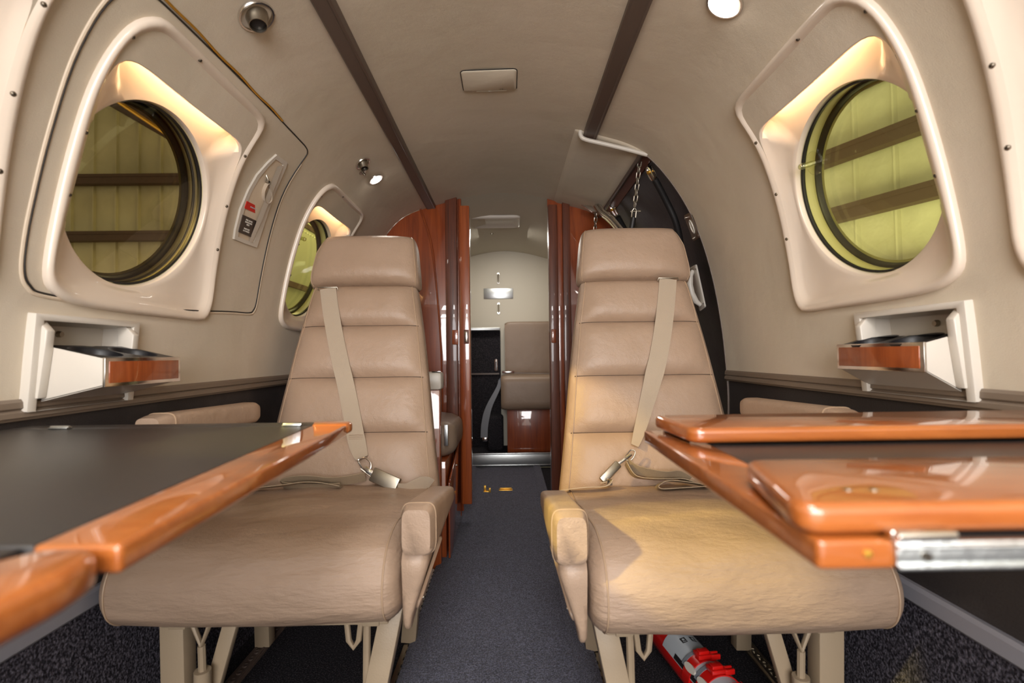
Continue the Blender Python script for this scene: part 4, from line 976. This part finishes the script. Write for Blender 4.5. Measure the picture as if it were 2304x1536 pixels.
# ================================================================== THE HANGAR OUTSIDE
def hangwall(p0,p1,name,lab,zs):
    p0,p1=Vector((*p0,0)),Vector((*p1,0)); d_=(p1-p0).normalized(); n_=Vector((-d_.y,d_.x,0)); 
    if n_.dot(Vector((0,2,0))-p0)<0: n_=-n_
    L=(p1-p0).length; m=MB(); prof=[]; y=0
    while y<L: prof+=[(y,0),(y+.22,0),(y+.232,.03),(y+.248,.03),(y+.26,0)]; y+=.30
    m.loft([[p0+d_*yy+n_*hh+Vector((0,0,z)) for yy,hh in prof] for z in (-1.2,5.0)],closed=False); o=struct(m.build(name,'hangar',smooth=20,recalc=False),lab)
    rot=Matrix((d_,n_,Vector((0,0,1)))).transposed()
    for z in zs:
        m=MB(); c=(p0+p1)/2+n_*.10; m.box(c+Vector((0,0,z)),(L,.10,.11),rot); m.box(c+n_*.05+Vector((0,0,z+.05)),(L,.02,.04),rot); m.build('girt','girt',o)
    return o
hl=hangwall((-10,6.6),(-1.7,6.6),'wall_hangar_left','ribbed sheet steel hangar wall seen through the left windows',(.7,1.45,2.32,3.08,4.3))
hr=hangwall((5.2,-1.1),(-1.2,13.8),'wall_hangar_right','ribbed sheet steel hangar wall seen through the right window',(.75,1.3,1.85,2.36,2.9,3.6))
m=MB(); m.box((-2,6,-1.25),(18,18,.1)); struct(m.build('floor_hangar','hangar_floor'),'hangar concrete floor outside')
m=MB(); m.box((-2,6,5.05),(18,18,.1)); struct(m.build('ceiling_hangar','hangar'),'hangar roof outside')
q0,q1=P(180,180,6.2),P(440,330,6.2); m=MB(); m.tube([q0,q1],.10,10); m.build('brace_beam','girt',hl)
q0,q1=P(230,205,5.6),P(440,345,5.6); m=MB(); m.tube([q0,q1],.022,8); m.build('brace_pipe','brass',hl)
# riveted engine nacelle beyond the aft left window
NC=thing('engine_nacelle','riveted metal engine nacelle seen through the aft left window','nacelle',(-2.2,5.0,.8))
m=MB(); m.grid(lambda a,b:(-2.3+.35*math.sin(b*PI),3.7+2.35*a,1.60+.80*math.cos(PI*b*.99)),20,24); m.build('skin','nacelle',NC,recalc=False)
m=MB()
m.box((-2.005,4.87,2.00),(.05,2.3,.05),Matrix.Rotation(-.0,3,'Y')); m.build('skin_band','girt',NC,label='dark band')
for k in range(35): MB().lathe([(.016,0),(.012,.010),(0,.014)],(-1.985,3.9+k*.060,1.925),(1,0,.4),8).build('rivet','nacelle',NC)
for y_,z_ in ((.6,.12),): m=MB(); m.box((-1.96,4.87,1.36),(.03,2.3,.05)); m.build('skin_seam','girt',NC)
# ================================================================== LIGHT
def area(name,loc,target,sx,sy,watts,col):
    L=bpy.data.lights.new(name,'AREA'); L.shape='RECTANGLE'; L.size=sx; L.size_y=sy; L.energy=watts; L.color=lin(col); o=bpy.data.objects.new(name,L); C.objects.link(o)
    o.location=loc; o.rotation_euler=(Vector(target)-Vector(loc)).to_track_quat('-Z','Y').to_euler(); return o
area('hangar_fill',(-4.6,4.2,-.7),(-5.5,6.6,1.8),3,1.5,60,(255,228,190))  # unseen fill lights added to brighten what shows through the windows
area('hangar_fill',(1.9,2.6,-.6),(2.9,4.2,1.7),1.5,3,190,(255,250,214))
area('hangar_fill',(-.9,4.6,3.9),(-2.1,5.0,1.6),1.5,3,170,(255,240,190))
# soft frontal fill added at the open cockpit end, behind the camera
area('cockpit_fill',(0,-1.25,1.0),(0,1.5,.75),1.1,.8,36,(250,248,250))
# fill lights added under the forward headliner, out of view
for y in (-.9,-.2): area('ceiling_fill',(X0,y,1.385),(X0,y+.05,0),.35,.25,9.0,(250,248,246))
area('ceiling_fill',(X0,2.75,1.385),(X0,2.75,0),.3,.2,4.0,(255,246,234))  # another added fill, for the aft compartment
for s,y,t,dx in ((-1,1.642,.436,.05),(1,.832,.418,-.05)):
    L=bpy.data.lights.new('reading_spot','SPOT'); L.energy=2.2; L.spot_size=math.radians(80); L.spot_blend=.8; L.shadow_soft_size=.012; L.color=lin((255,246,235)); o=bpy.data.objects.new('reading_spot',L); C.objects.link(o)
    o.location=W(s,y,t,.018); o.rotation_euler=(Wn(s,t)+Vector((0,-.15,0))).to_track_quat('-Z','Y').to_euler()
def spot(name,loc,tgt,w,size,col,blend=.2,soft=.02):
    L=bpy.data.lights.new(name,'SPOT'); L.energy=w; L.spot_size=math.radians(size); L.spot_blend=blend; L.shadow_soft_size=soft; L.color=lin(col); o=bpy.data.objects.new(name,L); C.objects.link(o)
    o.location=loc; o.rotation_euler=(Vector(tgt)-Vector(loc)).to_track_quat('-Z','Y').to_euler(); return o
spot('hangar_floodlight',(-3.07,-.25,2.55),(-.62,.87,.965),1500,11,(255,228,155),.3,.07)
spot('hangar_floodlight',(-2.9,-.55,2.52),(-.62,.42,.95),900,7,(255,228,155),.5,.09)
w=bpy.data.worlds.new('hangar_air'); bpy.context.scene.world=w; w.use_nodes=True; bg=w.node_tree.nodes['Background']; bg.inputs['Color'].default_value=(*lin((250,240,226)),1); bg.inputs['Strength'].default_value=1.5
# ================================================================== CAMERA
cam=bpy.data.cameras.new('camera'); co=bpy.data.objects.new('camera',cam); C.objects.link(co); bpy.context.scene.camera=co
cam.sensor_width=36; cam.lens=FPX/2304*36; cam.clip_start=.01; cam.clip_end=100
mt=Matrix((EXc,EYc,EZc)).to_4x4()                 # rows: world axes seen from the camera
mt.translation=Vector((0,0,CZ)); co.matrix_world=mt
cam.dof.use_dof=True; cam.dof.focus_distance=1.35; cam.dof.aperture_fstop=4.5
sc=bpy.context.scene; sc.view_settings.view_transform='Standard'; sc.view_settings.look='None'; sc.view_settings.gamma=1; sc.view_settings.exposure=.22; sc.view_settings.use_curve_mapping=False
sc.cycles.use_denoising=True; sc.cycles.max_bounces=10; sc.cycles.diffuse_bounces=6; sc.cycles.glossy_bounces=5; sc.cycles.transparent_max_bounces=16; sc.cycles.caustics_reflective=False; sc.cycles.caustics_refractive=False
